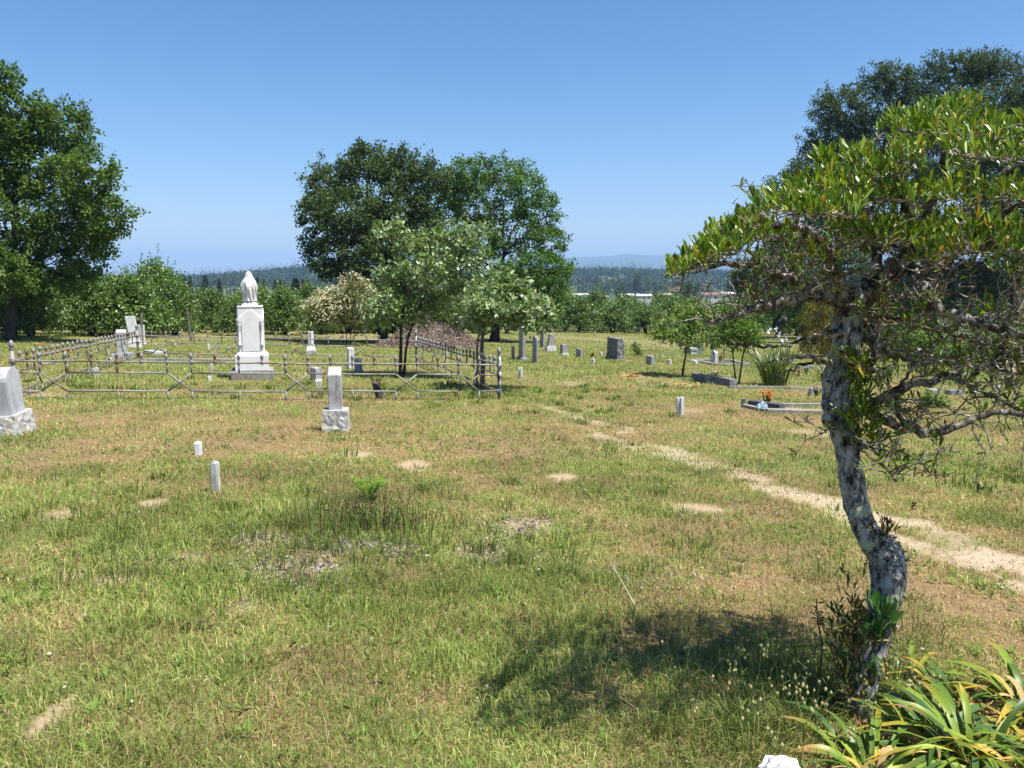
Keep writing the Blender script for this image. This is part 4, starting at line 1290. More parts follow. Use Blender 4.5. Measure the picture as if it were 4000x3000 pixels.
# ------------------------------------------------------------------ urn monument
def monument():
    u, v = 984, 1486
    D_ = depth_at(u, v); s = D_ / FPX; p = at(u, v)
    yaw = R(16)
    root = thing("monument", "tall white marble monument topped by a draped urn inside the fence", "monument", (p[0] - 0.12, p[1] + 0.45, p[2] - 0.03), yaw)
    Z = lambda vv: (1486 - vv) * s + 0.03
    bevel_mesh(G().box((0, 0, -0.06), (162 * s, 162 * s, Z(1452) + 0.06)).build("plinth", M['concrete'], root), 0.02)
    b_ = G()
    b_.box((0, 0, Z(1452)), (126 * s, 126 * s, Z(1396) - Z(1452)))
    bevel_mesh(b_.build("base", M['marble_clean'], root), 0.01)
    bevel_mesh(G().box((0, 0, Z(1396)), (126 * s, 126 * s, Z(1380) - Z(1396)), None, 0.78).build("base_slope", M['marble_clean'], root), 0.004)
    dd = 92 * s
    bevel_mesh(G().box((0, 0, Z(1380)), (dd, dd, Z(1205) - Z(1380))).build("die", M['marble_clean'], root), 0.004)
    # gabled panels on the four sides
    for k in range(4):
        a = k * math.pi / 2
        pts = [(-33 * s, Z(1378)), (33 * s, Z(1378)), (33 * s, Z(1262)), (45 * s, Z(1262)), (45 * s, Z(1250)), (0, Z(1211)), (-45 * s, Z(1250)), (-45 * s, Z(1262)), (-33 * s, Z(1262))]
        g = []
        for off in (dd / 2 - 0.005, dd / 2 + 4.5 * s):
            for x_, z_ in pts:
                q = (x_, -off)
                g.append((q[0] * math.cos(a) - q[1] * math.sin(a), q[0] * math.sin(a) + q[1] * math.cos(a), z_))
        n = len(pts)
        F = [tuple(range(n)), tuple(range(2 * n - 1, n - 1, -1))] + [(i, i + n, (i + 1) % n + n, (i + 1) % n) for i in range(n)]
        bevel_mesh(mk("gable", g, F, M['marble_clean'], root), 0.004)
    # corner colonnettes
    for sx in (-1, 1):
        for sy in (-1, 1):
            c = (sx * 42 * s, sy * (46 + 3) * s, 0)
            pr = [(7 * s, Z(1352)), (7 * s, Z(1346)), (4.6 * s, Z(1342)), (4.4 * s, Z(1300)), (4.0 * s, Z(1292)), (5 * s, Z(1290)), (4.2 * s, Z(1287)), (6.5 * s, Z(1280)), (7.5 * s, Z(1272)), (7.5 * s, Z(1264))]
            G().lathe(pr, 14, c).build("colonnette", M['marble_clean'], root, None, True)
    bevel_mesh(G().box((0, 0, Z(1205)), (96 * s, 96 * s, 5 * s)).build("cornice", M['marble_clean'], root), 0.006)
    bevel_mesh(G().box((0, 0, Z(1200)), (60 * s, 60 * s, 9 * s)).build("pedestal", M['marble_clean'], root), 0.006)
    G().lathe([(28 * s, Z(1192)), (27 * s, Z(1188)), (16 * s, Z(1184)), (12 * s, Z(1178)), (15 * s, Z(1172)), (0.001, Z(1171))], 24).build("foot", M['marble_clean'], root, None, True)
    # cloth-draped urn
    prof = []
    key = [(1182, 24.5), (1165, 25), (1150, 27), (1135, 29.5), (1122, 30), (1111, 28.5), (1103, 25), (1095, 19.5), (1087, 15.5), (1079, 13.2), (1072, 10.5), (1067.5, 6.8), (1065, 3), (1064, 0.1)]
    ks = np.array(key, float)
    vv = np.linspace(1182, 1064, 60)
    rr = np.interp(-vv, -ks[:, 0], ks[:, 1])
    prof = [(r_ * s, Z(q)) for r_, q in zip(rr, vv)]

    def fold(th, z):
        t = np.clip((z - Z(1178)) / (Z(1064) - Z(1178)), 0, 1)
        amp = 0.20 * np.clip(1 - 1.25 * t, 0, 1) ** 0.6 + 0.01
        swag = 0.10 * np.sin(9 * th + 14 * t * (1 + 0.3 * np.cos(2 * th))) * (1 - t)
        mid = 0.12 * np.exp(-(((th - 4.7 + math.pi) % (2 * math.pi) - math.pi) / 0.30) ** 2) * (1 - t) ** 0.5 * 1.6
        return 1 + amp * (np.abs(np.sin(6.5 * th + 1.5 * np.sin(3 * t))) - 0.55) + swag + mid
    G().lathe(prof, 120, (0, 0, 0), fold).build("draped_urn", M['marble'], root, None, True)


monument()

# small kerbs, slabs and posts in the plots


def ground_bar(name, label, pts, wd, h, mat, cat="kerb", group=None):
    """low kerb following ground points given in pixels"""
    W3 = [at(u, v) for u, v in pts]
    o0 = W3[0]
    root = thing(name, label, cat, o0, 0, group)
    for a, c in zip(W3[:-1], W3[1:]):
        L = math.hypot(c[0] - a[0], c[1] - a[1])
        n = max(2, int(L / 0.6) + 1)
        g = G()
        th = math.atan2(c[1] - a[1], c[0] - a[0])
        ox, oy = -math.sin(th) * wd / 2, math.cos(th) * wd / 2
        V = []
        for i in range(n):
            t = i / (n - 1)
            x = a[0] + (c[0] - a[0]) * t; y = a[1] + (c[1] - a[1]) * t; z = float(gz(x, y))
            for sx, zz in ((-1, -0.06), (1, -0.06), (1, h), (-1, h)):
                V.append((x + sx * ox, y + sx * oy, z + zz + (rng.normal() * 0.004 if zz > 0 else 0)))
        F = [(0, 1, 2, 3), ((n - 1) * 4 + 3, (n - 1) * 4 + 2, (n - 1) * 4 + 1, (n - 1) * 4)]
        for i in range(n - 1):
            for q in range(4):
                F.append((i * 4 + q, (i + 1) * 4 + q, (i + 1) * 4 + (q + 1) % 4, i * 4 + (q + 1) % 4))
        mk("kerb_length", V, F, M[mat], root, o0)
    return root


KG = "concrete plot kerbs"
ground_bar("plot_kerb", "long grey concrete kerb strip inside the fence behind the front rail", [(552, 1408), (1010, 1412)], 0.22, 0.07, 'concrete', group=KG)
ground_bar("plot_kerb", "open white concrete plot kerb under the orange flowers", [(2904, 1593), (2995, 1613), (3400, 1620)], 0.10, 0.06, 'concrete', group=KG)
ground_bar("plot_kerb", "straight white kerb behind the plot with the orange flowers", [(3031, 1586), (3420, 1592)], 0.10, 0.06, 'concrete', group=KG)
ground_bar("plot_kerb", "thin pale kerb running from the granite kerb to the foreground trunk", [(2845, 1517), (3250, 1521)], 0.10, 0.05, 'concrete', group=KG)
ground_bar("plot_kerb", "pale concrete frame around the white arched stone", [(2692, 1413), (2790, 1427), (2925, 1429), (2860, 1412), (2740, 1409), (2692, 1413)], 0.16, 0.07, 'concrete', group=KG)
ground_bar("plot_kerb", "grey kerb line right of the spiky iris clump", [(3070, 1418), (3200, 1440), (3420, 1446)], 0.14, 0.06, 'concrete', group=KG)
ground_bar("plot_kerb", "dark grey kerb line just below the one right of the iris clump", [(3120, 1440), (3300, 1442)], 0.12, 0.08, 'granite', group=KG)


def low_block(u0, v0, u1, v1, h, mat, label, name="granite_kerb", wd=0.2):
    a = at(u0, v0); c = at(u1, v1)
    L = math.hypot(c[0] - a[0], c[1] - a[1]); th = math.atan2(c[1] - a[1], c[0] - a[0])
    z = min(a[2], c[2])
    root = thing(name, label, "grave slab", ((a[0] + c[0]) / 2, (a[1] + c[1]) / 2, z), th, "granite kerb pieces and slabs")
    rough_block("block", (L, wd, h + 0.06), M[mat], root, -0.05, 0.012, 6, u0, (0, 0), 0.95)


low_block(2714, 1481, 2766, 1494, 0.17, 'granite', "left dark piece of the sloping granite kerb with a rough front")
low_block(2766, 1494, 2786, 1499, 0.19, 'granite_light', "pale middle piece of the sloping granite kerb")
low_block(2786, 1499, 2866, 1512, 0.19, 'granite', "right dark piece of the sloping granite kerb by the twin-stemmed sapling")
low_block(2822, 1421, 2890, 1429, 0.05, 'granite_polished', "flat dark slab right of the white arched stone", "grave_slab", 0.35)
low_block(2735, 1414, 2774, 1417, 0.04, 'granite_polished', "flat dark slab left of the white arched stone", "grave_slab", 0.35)
low_block(2660, 1380, 2590, 1376, 0.02, 'concrete', "flat pale slab up the slope left of the granite blocks", "grave_slab", 0.3)
low_block(2928, 1590, 3058, 1606, 0.12, 'granite_polished', "dark bevelled grave slab lying under the orange flowers", "grave_slab", 0.18)
low_block(577, 1380, 622, 1386, 0.10, 'marble_grey', "grey rounded slab lying beside the white flowers inside the fence", "grave_slab", 0.3)


def post(u, v, wpx, hpx, mat, label, name="wooden_post", lean=0.0, cat="post", cap=False):
    D_ = depth_at(u, v); s = D_ / FPX; p = at(u, v)
    root = thing(name, label, cat, p, 0.3)
    g = G()
    h = hpx * s; r_ = wpx * s / 2
    k = np.linspace(0, 1, 7)
    g.tube(np.stack([lean * h * k + rng.normal(0, r_ * 0.05, 7), rng.normal(0, r_ * 0.05, 7), -0.1 + (h + 0.1) * k], -1), r_ * (1.06 - 0.1 * k), 9)
    g.build("shaft", M[mat], root, None, False)
    if cap:
        G().lathe([(r_ * 0.98, h * 0.985), (r_ * 1.02, h * 1.0), (0.001, h * 1.02)], 9, (lean * h, 0, 0)).build("cap", M['concrete'], root)


post(556, 1350, 10, 126, 'wood_post', "shorter grey wooden post behind the thin white painted post", lean=0.02)
post(748, 1335, 9, 122, 'wood_post', "slim leaning wooden post standing alone against the orchard", lean=-0.09)
post(2903, 1592, 18, 34, 'rough_grey', "short pitted concrete stub at the corner of the orange flower plot", "concrete_stub", cap=True)
post(2827, 1388, 5, 46, 'wood_post', "thin dark stake behind the twin-stemmed sapling")

# stump inside the fence
p = at(1478, 1562); s = depth_at(1478, 1562) / FPX
root = thing("tree_stump", "short dark tree stump leaning behind the front fence crossing", "stump", (p[0], p[1] + 0.1, p[2]), 0)
g = G()
g.tube([(0.02, 0, -0.08), (0.01, 0, 0.05), (-0.03, 0, 0.18), (-0.06, 0, 64 * s)], [24 * s, 17 * s, 15 * s, 16 * s], 14)
g.build("shaft", M['stump'], root)
G().lathe([(17 * s, 62 * s), (15 * s, 66 * s), (0.001, 67 * s)], 12, (-0.06, 0, 0)).build("cut_face", M['wood_post'], root)


# ------------------------------------------------------------------ pipe fence
def fence():
    A = np.array(at(61, 1562)); B = np.array(at(1950, 1563))
    e = B[:2] - A[:2]; L = float(np.linalg.norm(e)); e /= L
    nrm = np.array([-e[1], e[0]])
    Ls = 10.7
    cor = [A[:2], B[:2], B[:2] + nrm * Ls, A[:2] + nrm * Ls]
    o0 = A
    root = thing("pipe_fence", "low rusty pipe fence with acorn finials and crossed braces around the plot", "fence", o0)
    ht_top, ht_mid, ht_low, ht_post = 0.64, 0.46, 0.15, 0.93
    posts = []
    hz = [float(gz(*c)) for c in cor]
    for k, c in enumerate(cor):
        dark = k in (1, 2)
        pr = M['pipe_dark'] if dark else M['pipe']
        g = G()
        z = hz[k]
        g.tube([(c[0], c[1], z - 0.1), (c[0], c[1], z + 0.80)], 0.032, 12)
        for zz in (ht_low, ht_mid, ht_top):
            g.lathe([(0.033, -0.05), (0.045, -0.045), (0.047, 0), (0.045, 0.045), (0.033, 0.05)], 12, (c[0], c[1], z + zz))
        o = g.build("corner_post", pr, root, o0, True)
        h = G()
        h.lathe([(0.026, 0.80), (0.036, 0.815), (0.026, 0.83), (0.036, 0.845), (0.028, 0.86), (0.042, 0.875), (0.043, 0.90), (0.034, 0.935), (0.016, 0.965), (0.001, 0.972)], 14, (c[0], c[1], z))
        h.build("finial", M['pipe'], root, o0, True)
    for side in range(4):
        a, c = cor[side], cor[(side + 1) % 4]
        za, zc = hz[side], hz[(side + 1) % 4]
        Ln = float(np.linalg.norm(c - a))
        n = int(round(Ln / 0.375))

        def P(t, h, ww=0.0):
            q = a + (c - a) * t
            return np.array([q[0], q[1], za + (zc - za) * t + h])
        bend = [0.0] * (n + 1)
        m_ = M['pipe']
        top = G()
        ts = np.linspace(0, 1, n + 1)
        wv = rng.normal(0, 0.006, n + 1); wv[0] = wv[-1] = 0
        top.tube([P(t, ht_top + wv[i]) for i, t in enumerate(ts)], 0.0155, 8)
        top.build("top_rail", m_, root, o0, True)
        def bar(nm, pts, r0, extra=None):
            b_ = G()
            b_.tube(pts, r0, 8)
            if extra is not None:
                b_.tube(*extra)
            return b_.build(nm, m_, root, o0, True)
        ph = (1, 0, 4, 0)[side]
        crosses = [i for i in range(n) if i % 5 == ph and 0 < i < n - 1]
        if side == 0:
            crosses = [1, 6, 11, 16, 20] if n >= 22 else [i for i in (1, 6, 11, 16, n - 2) if i < n - 1]
        segs = []
        prev = 0
        for i in crosses:
            segs.append((prev, i)); prev = i + 1
        segs.append((prev, n))
        longp = set()
        for i0, i1 in segs:
            if i1 > i0:
                bar("middle_rail", [P(i0 / n, ht_mid), P((i0 + i1) / 2 / n, ht_mid + rng.normal() * 0.006), P(i1 / n, ht_mid)], 0.015)
                bar("bottom_rail", [P(i0 / n, ht_low), P((i0 + i1) / 2 / n, ht_low + rng.normal() * 0.006), P(i1 / n, ht_low)], 0.015)
                if i1 - i0 >= 3:
                    pm = i0 + (i1 - i0) // 2
                    longp.add(pm)
                    bar("foot", [P(pm / n, ht_low), P(pm / n, -0.05)], 0.017)
        for i in crosses:
            q = P((i + 0.5) / n, (ht_mid + ht_low) / 2)
            b_ = G()
            b_.tube([P(i / n, ht_mid), P((i + 1) / n, ht_low)], 0.015, 8)
            b_.tube([P((i + 1) / n, ht_mid), P(i / n, ht_low)], 0.0155, 8)
            b_.tube([q - [0, 0, 0.025], q + [0, 0, 0.025]], 0.024, 8)
            b_.build("cross_brace", m_, root, o0, True)
            for ii in (i, i + 1):
                longp.add(ii)
                bar("foot", [P(ii / n, ht_low), P(ii / n, -0.05)], 0.017)
        for i in range(1, n):
            q = P(i / n, ht_top + wv[i])
            b_ = G()
            if i in longp:
                b_.tube([P(i / n, ht_mid), q], 0.016, 8)
            b_.lathe([(0.016, -0.035), (0.023, -0.03), (0.023, 0.03), (0.016, 0.035)], 10, q)
            pk = b_.build("picket", m_, root, o0, True)
            f_ = G()
            f_.lathe([(0.012, 0.015), (0.022, 0.028), (0.013, 0.042), (0.023, 0.056), (0.015, 0.068), (0.030, 0.082), (0.031, 0.10), (0.024, 0.128), (0.010, 0.15), (0.001, 0.155)], 10, q)
            f_.build("finial", m_, pk, o0, True)
    return root


fence()

# ------------------------------------------------------------------ mulch pile
def pile():
    c = at(1665, 1362); D_ = depth_at(1665, 1362); s = D_ / FPX
    n = 90
    rx = 222 * s; ry = 1.9; h = 124 * s
    a = np.linspace(-1.1, 1.1, n)
    X, Y = np.meshgrid(a * rx, a * ry)
    q = np.sqrt((X / rx) ** 2 + (Y / ry) ** 2)
    Hh = h * np.clip(1 - q, -0.2, 1) ** 1 * 1.05
    Hh = np.where(q < 1, h * (1 - q ** 1.25), -0.15)
    Hh += np.exp(-(((X + 20 * s) / (50 * s)) ** 2 + (Y / 0.7) ** 2)) * 20 * s - np.exp(-(((X - 60 * s) / (25 * s)) ** 2)) * 8 * s - np.exp(-(((X + 160 * s) / (30 * s)) ** 2)) * 16 * s
    Hh += (fbm(X / 0.35, Y / 0.35, 19, 4) - 0.5) * 0.28 * sstep(1.05, 0.8, q)
    y0 = c[1] + ry * 0.8
    Z = gz(X + c[0], Y + y0) - float(gz(c[0], y0)) + np.where(q < 1.02, Hh, -0.15)
    V = np.stack([X, Y, Z], -1).reshape(-1, 3)
    i = (np.arange(n - 1)[:, None] * n + np.arange(n - 1)[None, :])
    F = np.stack([i, i + 1, i + n + 1, i + n], -1).reshape(-1, 4)
    root = thing("mulch_pile", "big brown heap of wood chips and dead leaves behind the fence", "mulch pile", (c[0], y0, float(gz(c[0], y0))))
    mk("heap", V, F, M['mulch'], root, None, False)
    k = 9000
    r_ = np.random.default_rng(4)
    idx = r_.integers(0, len(V), k * 2)
    ok = (q.reshape(-1)[idx] < 1.0)
    P = V[idx[ok]][:k]
    k = len(P)
    P = P + r_.normal(size=(k, 3)) * [0.04, 0.04, 0.015] + [0, 0, 0.02]
    VV, FF = leaf_quads(P, r_.normal(size=(k, 3)) * [1, 1, 0.5], r_.normal(size=(k, 3)) + [0, 0, 1.0], r_.uniform(0.06, 0.16, k), r_.uniform(0.02, 0.05, k))
    pal = np.array([(0.17, 0.13, 0.105), (0.27, 0.215, 0.175), (0.42, 0.36, 0.30), (0.11, 0.08, 0.065)])
    mk("chips", VV, FF, M['dry'], root, None, False, np.repeat(pal[r_.integers(0, 4, k)], 4, 0))["kind"] = "stuff"


pile()


# ------------------------------------------------------------------ little earth mounds
def mound(u, v, rpx, hpx, label, seed):
    D_ = depth_at(u, v); s = D_ / FPX; p = at(u, v)
    n = 44
    r_ = rpx * s
    a = np.linspace(-1.15, 1.15, n)
    X, Y = np.meshgrid(a * r_, a * r_ * 0.8)
    q = np.hypot(X / r_, Y / (r_ * 0.8)) + (fbm(X / r_ * 2 + seed, Y / r_ * 2, seed, 3) - 0.5) * 0.6
    H = hpx * s * np.clip(1 - q ** 2, 0, 1) ** 0.8 + (fbm(X / 0.035 + seed, Y / 0.035, seed + 9, 3) - 0.5) * 0.030 * sstep(1.0, 0.7, q)
    Z = np.where(q < 1, H, -0.04) + gz(X + p[0], Y + p[1]) - p[2]
    V = np.stack([X, Y, Z], -1).reshape(-1, 3)
    i = (np.arange(n - 1)[:, None] * n + np.arange(n - 1)[None, :])
    F = np.stack([i, i + 1, i + n + 1, i + n], -1).reshape(-1, 4)
    o = mk("earth_mound", V, F, M['soil'], None, p, False)
    tag(o, label, "earth mound", "burrow mounds in the turf")


for k, a_ in enumerate(((1610, 1820, 56, 40, "crumbly orange-brown mound right of the fern, largest clods"), (595, 1970, 66, 34, "flat orange mound left of the tall footstone"), (450, 2275, 95, 48, "pale smooth earth mound in the left foreground"),
                        (190, 2818, 54, 42, "crumbly mound at the bottom left corner"), (2725, 1990, 108, 36, "widest sandy mound in the grass beside the worn track"), (2200, 1862, 44, 17, "small pale mound in the middle of the lawn"),
                        (1385, 1780, 54, 22, "low tan mound between the grey shaft and the fern"), (2640, 2012, 58, 18, "low bare hump in front of the widest sandy mound"), (290, 2256, 44, 22, "small grey hump left of the pale smooth mound"))):
    mound(*a_, 5 + k)


# ------------------------------------------------------------------ strap-leaved plants
def straps(g, c, n, L, Wd, pal, r_, spread=1.0, arch_=0.8, tipc=None, up=0.9, base_r=0.05):
    """arching strap leaves from a centre, 7 sections each"""
    k = 8
    for i in range(n):
        a = r_.uniform(0, 6.283)
        el = r_.uniform(0.25, 1.0)
        l = L * r_.uniform(0.65, 1.15); w_ = Wd * r_.uniform(0.7, 1.2)
        t = np.linspace(0, 1, k)
        hor = spread * l * (0.25 + 0.75 * el) * t * (0.55 + 0.45 * t)
        ver = up * l * (t - arch_ * (0.35 + 0.65 * el) * t ** 2.3)
        d = np.array([math.cos(a), math.sin(a), 0]); sd = np.array([-math.sin(a), math.cos(a), 0])
        tw = r_.normal() * 0.5
        P = np.asarray(c) + d * (base_r * r_.random()) + d * hor[:, None] + np.array([0, 0, 1.0]) * ver[:, None]
        ww = w_ / 2 * np.clip(np.minimum(1.0, 3.2 * (1.02 - t)) * (0.6 + 0.4 * np.minimum(1, 4 * t)), 0.02, 1)
        tilt = np.stack([np.full(k, 0.0)] * 2 + [np.sin(tw * t)], -1)
        S = (sd[None] + tilt) * ww[:, None]
        V = np.stack([P - S + [0, 0, 0.12 * w_], P, P + S + [0, 0, 0.12 * w_]], 1).reshape(-1, 3)
        F = []
        for q in range(k - 1):
            b_ = q * 3
            F += [[b_, b_ + 1, b_ + 4, b_ + 3], [b_ + 1, b_ + 2, b_ + 5, b_ + 4]]
        cc = np.asarray(pal[r_.integers(0, len(pal))], float) * r_.uniform(0.8, 1.2)
        C = np.tile(cc, (k, 1))
        if tipc is not None and r_.random() < 0.42:
            f = sstep(r_.uniform(0.3, 0.85), 1.0, t)[:, None]
            C = C * (1 - f) + np.asarray(tipc[r_.integers(0, len(tipc))]) * f
        g.add(V, F, None, np.repeat(C, 3, 0))


LILY = [(0.17, 0.25, 0.025), (0.25, 0.30, 0.03), (0.10, 0.17, 0.025), (0.065, 0.125, 0.025)]
TIPS = [(0.52, 0.25, 0.03), (0.55, 0.36, 0.05), (0.42, 0.22, 0.08)]
r_ = np.random.default_rng(91)
for k, (u, v, n, L, Wd, lab) in enumerate(((3800, 3010, 46, 0.50, 0.040, "big strap-leaved lily with yellow and orange leaf tips in the bottom right corner"), (4020, 2800, 34, 0.46, 0.040, "strap-leaved lily cut by the right picture edge"),
                                           (3410, 3040, 34, 0.37, 0.034, "low strap-leaved lily in front of the foreground trunk"), (3560, 2680, 20, 0.34, 0.034, "small upright lily tuft right of the foreground trunk"),
                                           (4080, 3060, 26, 0.5, 0.042, "strap-leaved lily at the very corner, behind the big one"), (3740, 2740, 30, 0.30, 0.036, "dark broad-leaved lily tuft behind the big one"), (3650, 2960, 32, 0.40, 0.036, "bright strap-leaved lily between the low one and the big one"))):
    p = at(u, v)
    root = thing("lily_plant", lab, "plant", p, 0, "strap-leaved lilies under the tree")
    g = G()
    straps(g, (0, 0, -0.02), n, L * 1.2, Wd * 0.66, LILY if k != 5 else LILY[2:], r_, 1.0, 1.0, TIPS, 0.72, 0.12)
    g.build("leaves", M['leaf_lily'], root, None, True)
    g = G()
    straps(g, (0, 0, -0.02), max(5, n // 4), L * 0.7, Wd * 0.7, [(0.45, 0.32, 0.15), (0.5, 0.3, 0.08)], r_, 1.1, 1.15)
    g.build("withered_leaves", M['dry'], root, None, True)

IG = "spiky iris clumps"
IRIS = [(0.06, 0.10, 0.02), (0.085, 0.13, 0.024), (0.042, 0.072, 0.018), (0.13, 0.15, 0.035)]
for k, (u, v, hpx, wpx, n, lab, fl) in enumerate(((3036, 1508, 165, 0, 120, "big spiky iris clump left of the foreground trunk", 0), (3060, 1425, 110, 0, 50, "iris clump with white blooms behind the big spiky clump", 9), (3215, 1490, 100, 0, 40, "iris tuft tucked against the left side of the foreground trunk", 0),
                                                  (3370, 1450, 120, 0, 60, "iris clump just right of the foreground trunk", 0), (3780, 1450, 90, 0, 60, "iris clump in the middle of the right background", 0), (3960, 1520, 120, 0, 70, "iris clump near the right picture edge", 0),
                                                  (3560, 1455, 80, 0, 50, "low iris clump behind the bare twigs", 3), (3450, 1480, 90, 0, 40, "iris clump between the trunk and the round dark shrub", 0),
                                                  (3640, 1470, 110, 0, 60, "iris clump left of the dark kerbstone", 0), (3880, 1470, 120, 0, 70, "tall iris clump behind the light kerbstone at right", 0), (4040, 1470, 120, 0, 60, "iris clump cut by the right picture edge", 0), (3700, 1400, 90, 0, 60, "iris clump in the shade behind the others at right", 0))):
    D_ = depth_at(u, v); s = D_ / FPX; p = at(u, v)
    root = thing("iris_clump", lab, "plant", p, 0, IG)
    g = G()
    for q in range(7 if k == 0 else 4):
        a = r_.uniform(0, 6.28); rr = r_.uniform(0.0, 0.30 if k != 0 else 0.40)
        straps(g, (rr * math.cos(a), rr * math.sin(a), -0.03), n // 5, hpx * s * r_.uniform(0.8, 1.2), 0.03, IRIS, r_, r_.uniform(0.4, 0.85), r_.uniform(0.25, 0.6), None, 1.05, 0.14)
    g.build("leaves", M['leaf_gloss'], root, None, True)
    if fl:
        g = G()
        st = G()
        for q in range(fl):
            x, y, z = r_.normal() * 0.35, r_.normal() * 0.2, hpx * s * r_.uniform(0.8, 1.25)
            st.tube([(x * 0.6, y, 0), (x, y, z)], 0.008, 5)
            g = G()
            for w_ in range(9):
                d = unit(r_.normal(size=3)); V, F = leaf_quads(np.array([[x, y, z]]), d[None], r_.normal(size=(1, 3)), np.array([0.10]), np.array([0.07]))
                g.add(V, F, None, (0.8, 0.8, 0.82))
            g.build("bloom", M['petal'], root)
        st.build("stems", plain("green_stem", (0.08, 0.12, 0.03)), root)

DG = "dried straw-coloured leaf clumps"
for u, v, n, lab in ((2470, 1470, 40, "straw-coloured dried leaf clump left of the sapling shadow"), (2690, 1512, 30, "orange dried leaf clump in front of the sapling stem"), (2530, 1462, 16, "small orange dried leaf tuft in the edge of the sapling shadow"),
                     (230, 1378, 40, "orange dried leaves beyond the left fence side"), (150, 1350, 36, "yellow dried leaves under the left oak"), (1290, 1520, 8, "few dried leaves behind the front fence rail")):
    p = at(u, v)
    root = thing("dried_leaf_clump", lab, "plant", p, 0, DG)
    g = G()
    for q in range(4):
        straps(g, (r_.normal() * 0.22, r_.normal() * 0.15, 0), n // 4 + 1, 0.32, 0.03, [(0.36, 0.23, 0.08), (0.38, 0.29, 0.14), (0.32, 0.19, 0.05)], r_, 1.2, 0.9, None, 0.55)
    g.build("leaves", M['dry'], root, None, True)

# fern and rushes in the middle of the lawn
p = at(1445, 1960)
root = thing("fern", "bright lime green fern rising behind the rush tuft in the lawn", "plant", p)
g = G()
r_ = np.random.default_rng(17)
for q in range(11):
    a = q / 11 * 6.28 + r_.uniform(-0.3, 0.3)
    L = r_.uniform(0.2, 0.31)
    t = np.linspace(0.12, 1, 22)
    d = np.array([math.cos(a), math.sin(a), 0]); sd = np.array([-d[1], d[0], 0])
    P = d * (L * 0.62 * t ** 1.3)[:, None] + np.array([0, 0, 1]) * (L * (1.35 * t - 0.55 * t ** 2.5))[:, None]
    for sg in (-1, 1):
        ax = sd * sg + d * 0.35 + np.array([0, 0, -0.1])
        V, F = leaf_quads(P, np.tile(ax, (22, 1)) + r_.normal(size=(22, 3)) * 0.22, np.tile([0, 0, 1.0], (22, 1)) + r_.normal(size=(22, 3)) * 0.4, 0.062 * np.sin(np.pi * np.clip(t, 0.05, 0.97)) ** 0.7 + 0.006, np.full(22, 0.0095))
        g.add(V, F, None, np.tile(np.array([0.17, 0.30, 0.035]) * r_.uniform(0.8, 1.2), (88, 1)))
g.build("fronds", M['leaf'], root)
st = G()
for q in range(11):
    a = q / 11 * 6.28
    st.tube([(0, 0, -0.02), (0.05 * math.cos(a), 0.05 * math.sin(a), 0.1), (0.16 * math.cos(a), 0.16 * math.sin(a), 0.16)], 0.003, 4)
st.build("stalks", plain("fern_stalk", (0.12, 0.2, 0.03)), root)

p = at(1400, 2095)
root = thing("rush_tuft", "dark tuft of rushes and brown seed heads in the lawn", "plant", p)
g = G()
n = 420
P = np.stack([r_.normal(0, 0.26, n), r_.normal(0, 0.2, n) + 0.12, np.zeros(n)], -1)
P[:, 2] = gz(P[:, 0] + p[0], P[:, 1] + p[1]) - p[2] - 0.01
brown = r_.random(n) < 0.34
colr = np.where(brown[:, None], np.array([[0.16, 0.085, 0.06]]), np.array([[0.11, 0.175, 0.04]])) * r_.uniform(0.6, 1.5, (n, 1))
g.add(*blades(P, r_.uniform(0.15, 0.36, n), np.full(n, 0.007), r_.uniform(0.05, 0.65, n), colr))
g.build("stems", M['grass'], root)
g = G()
n = 240
P = np.stack([r_.normal(0, 0.2, n), r_.normal(0, 0.12, n) + 0.12, r_.uniform(0.1, 0.26, n)], -1)
V, F = leaf_quads(P, r_.normal(size=(n, 3)) + [0, 0, 1], r_.normal(size=(n, 3)), np.full(n, 0.025), np.full(n, 0.012))
g.add(V, F, None, np.tile([0.09, 0.05, 0.04], (len(V), 1)))
g.build("seed_heads", M['dry'], root)["kind"] = "stuff"

# wood debris and pebbles in the bare patches
g = G()
r_ = np.random.default_rng(23)
for cu, cv, su, sv, n in ((1330, 2135, 120, 22, 560), (1150, 2215, 140, 42, 520), (1000, 2120, 90, 24, 300), (2050, 2065, 90, 30, 360), (1920, 2150, 80, 28, 240), (1200, 2290, 90, 28, 300), (1550, 2160, 70, 24, 260), (560, 2190, 60, 20, 140), (2600, 2290, 120, 30, 120)):
    U = cu + r_.normal(size=n) * su; Vv = cv + r_.normal(size=n) * sv
    P = np.array([at(a, c) for a, c in zip(U, Vv)]) + [0, 0, 0.012]
    V, F = leaf_quads(P, r_.normal(size=(n, 3)) * [1, 1, 0.25], r_.normal(size=(n, 3)) * 0.5 + [0, 0, 1], r_.uniform(0.015, 0.06, n), r_.uniform(0.008, 0.02, n))
    pal = np.array([(0.09, 0.075, 0.07), (0.2, 0.175, 0.16), (0.36, 0.33, 0.3), (0.14, 0.11, 0.09)])
    g.add(V, F, None, np.repeat(pal[r_.integers(0, 4, n)], 4, 0))
tag(g.build("wood_litter", M['dry']), "grey wood chips and twigs scattered over bare patches", "litter", None, "stuff")
p0 = at(720, 2490); p1 = at(980, 2370)
g = G()
g.tube(np.array([p0 + (p1 - p0) * t + [0.01 * math.sin(9 * t), 0.012 * math.cos(7 * t), 0.045] for t in np.linspace(0, 1, 8)]), np.linspace(0.002, 0.0045, 8), 6)
o = g.build("fallen_stick", M['bark_sap'], None, p0)
tag(o, "thin grey stick lying in the left foreground grass", "stick")
p0 = at(2490, 2400); p1 = at(2385, 2275)
g = G()
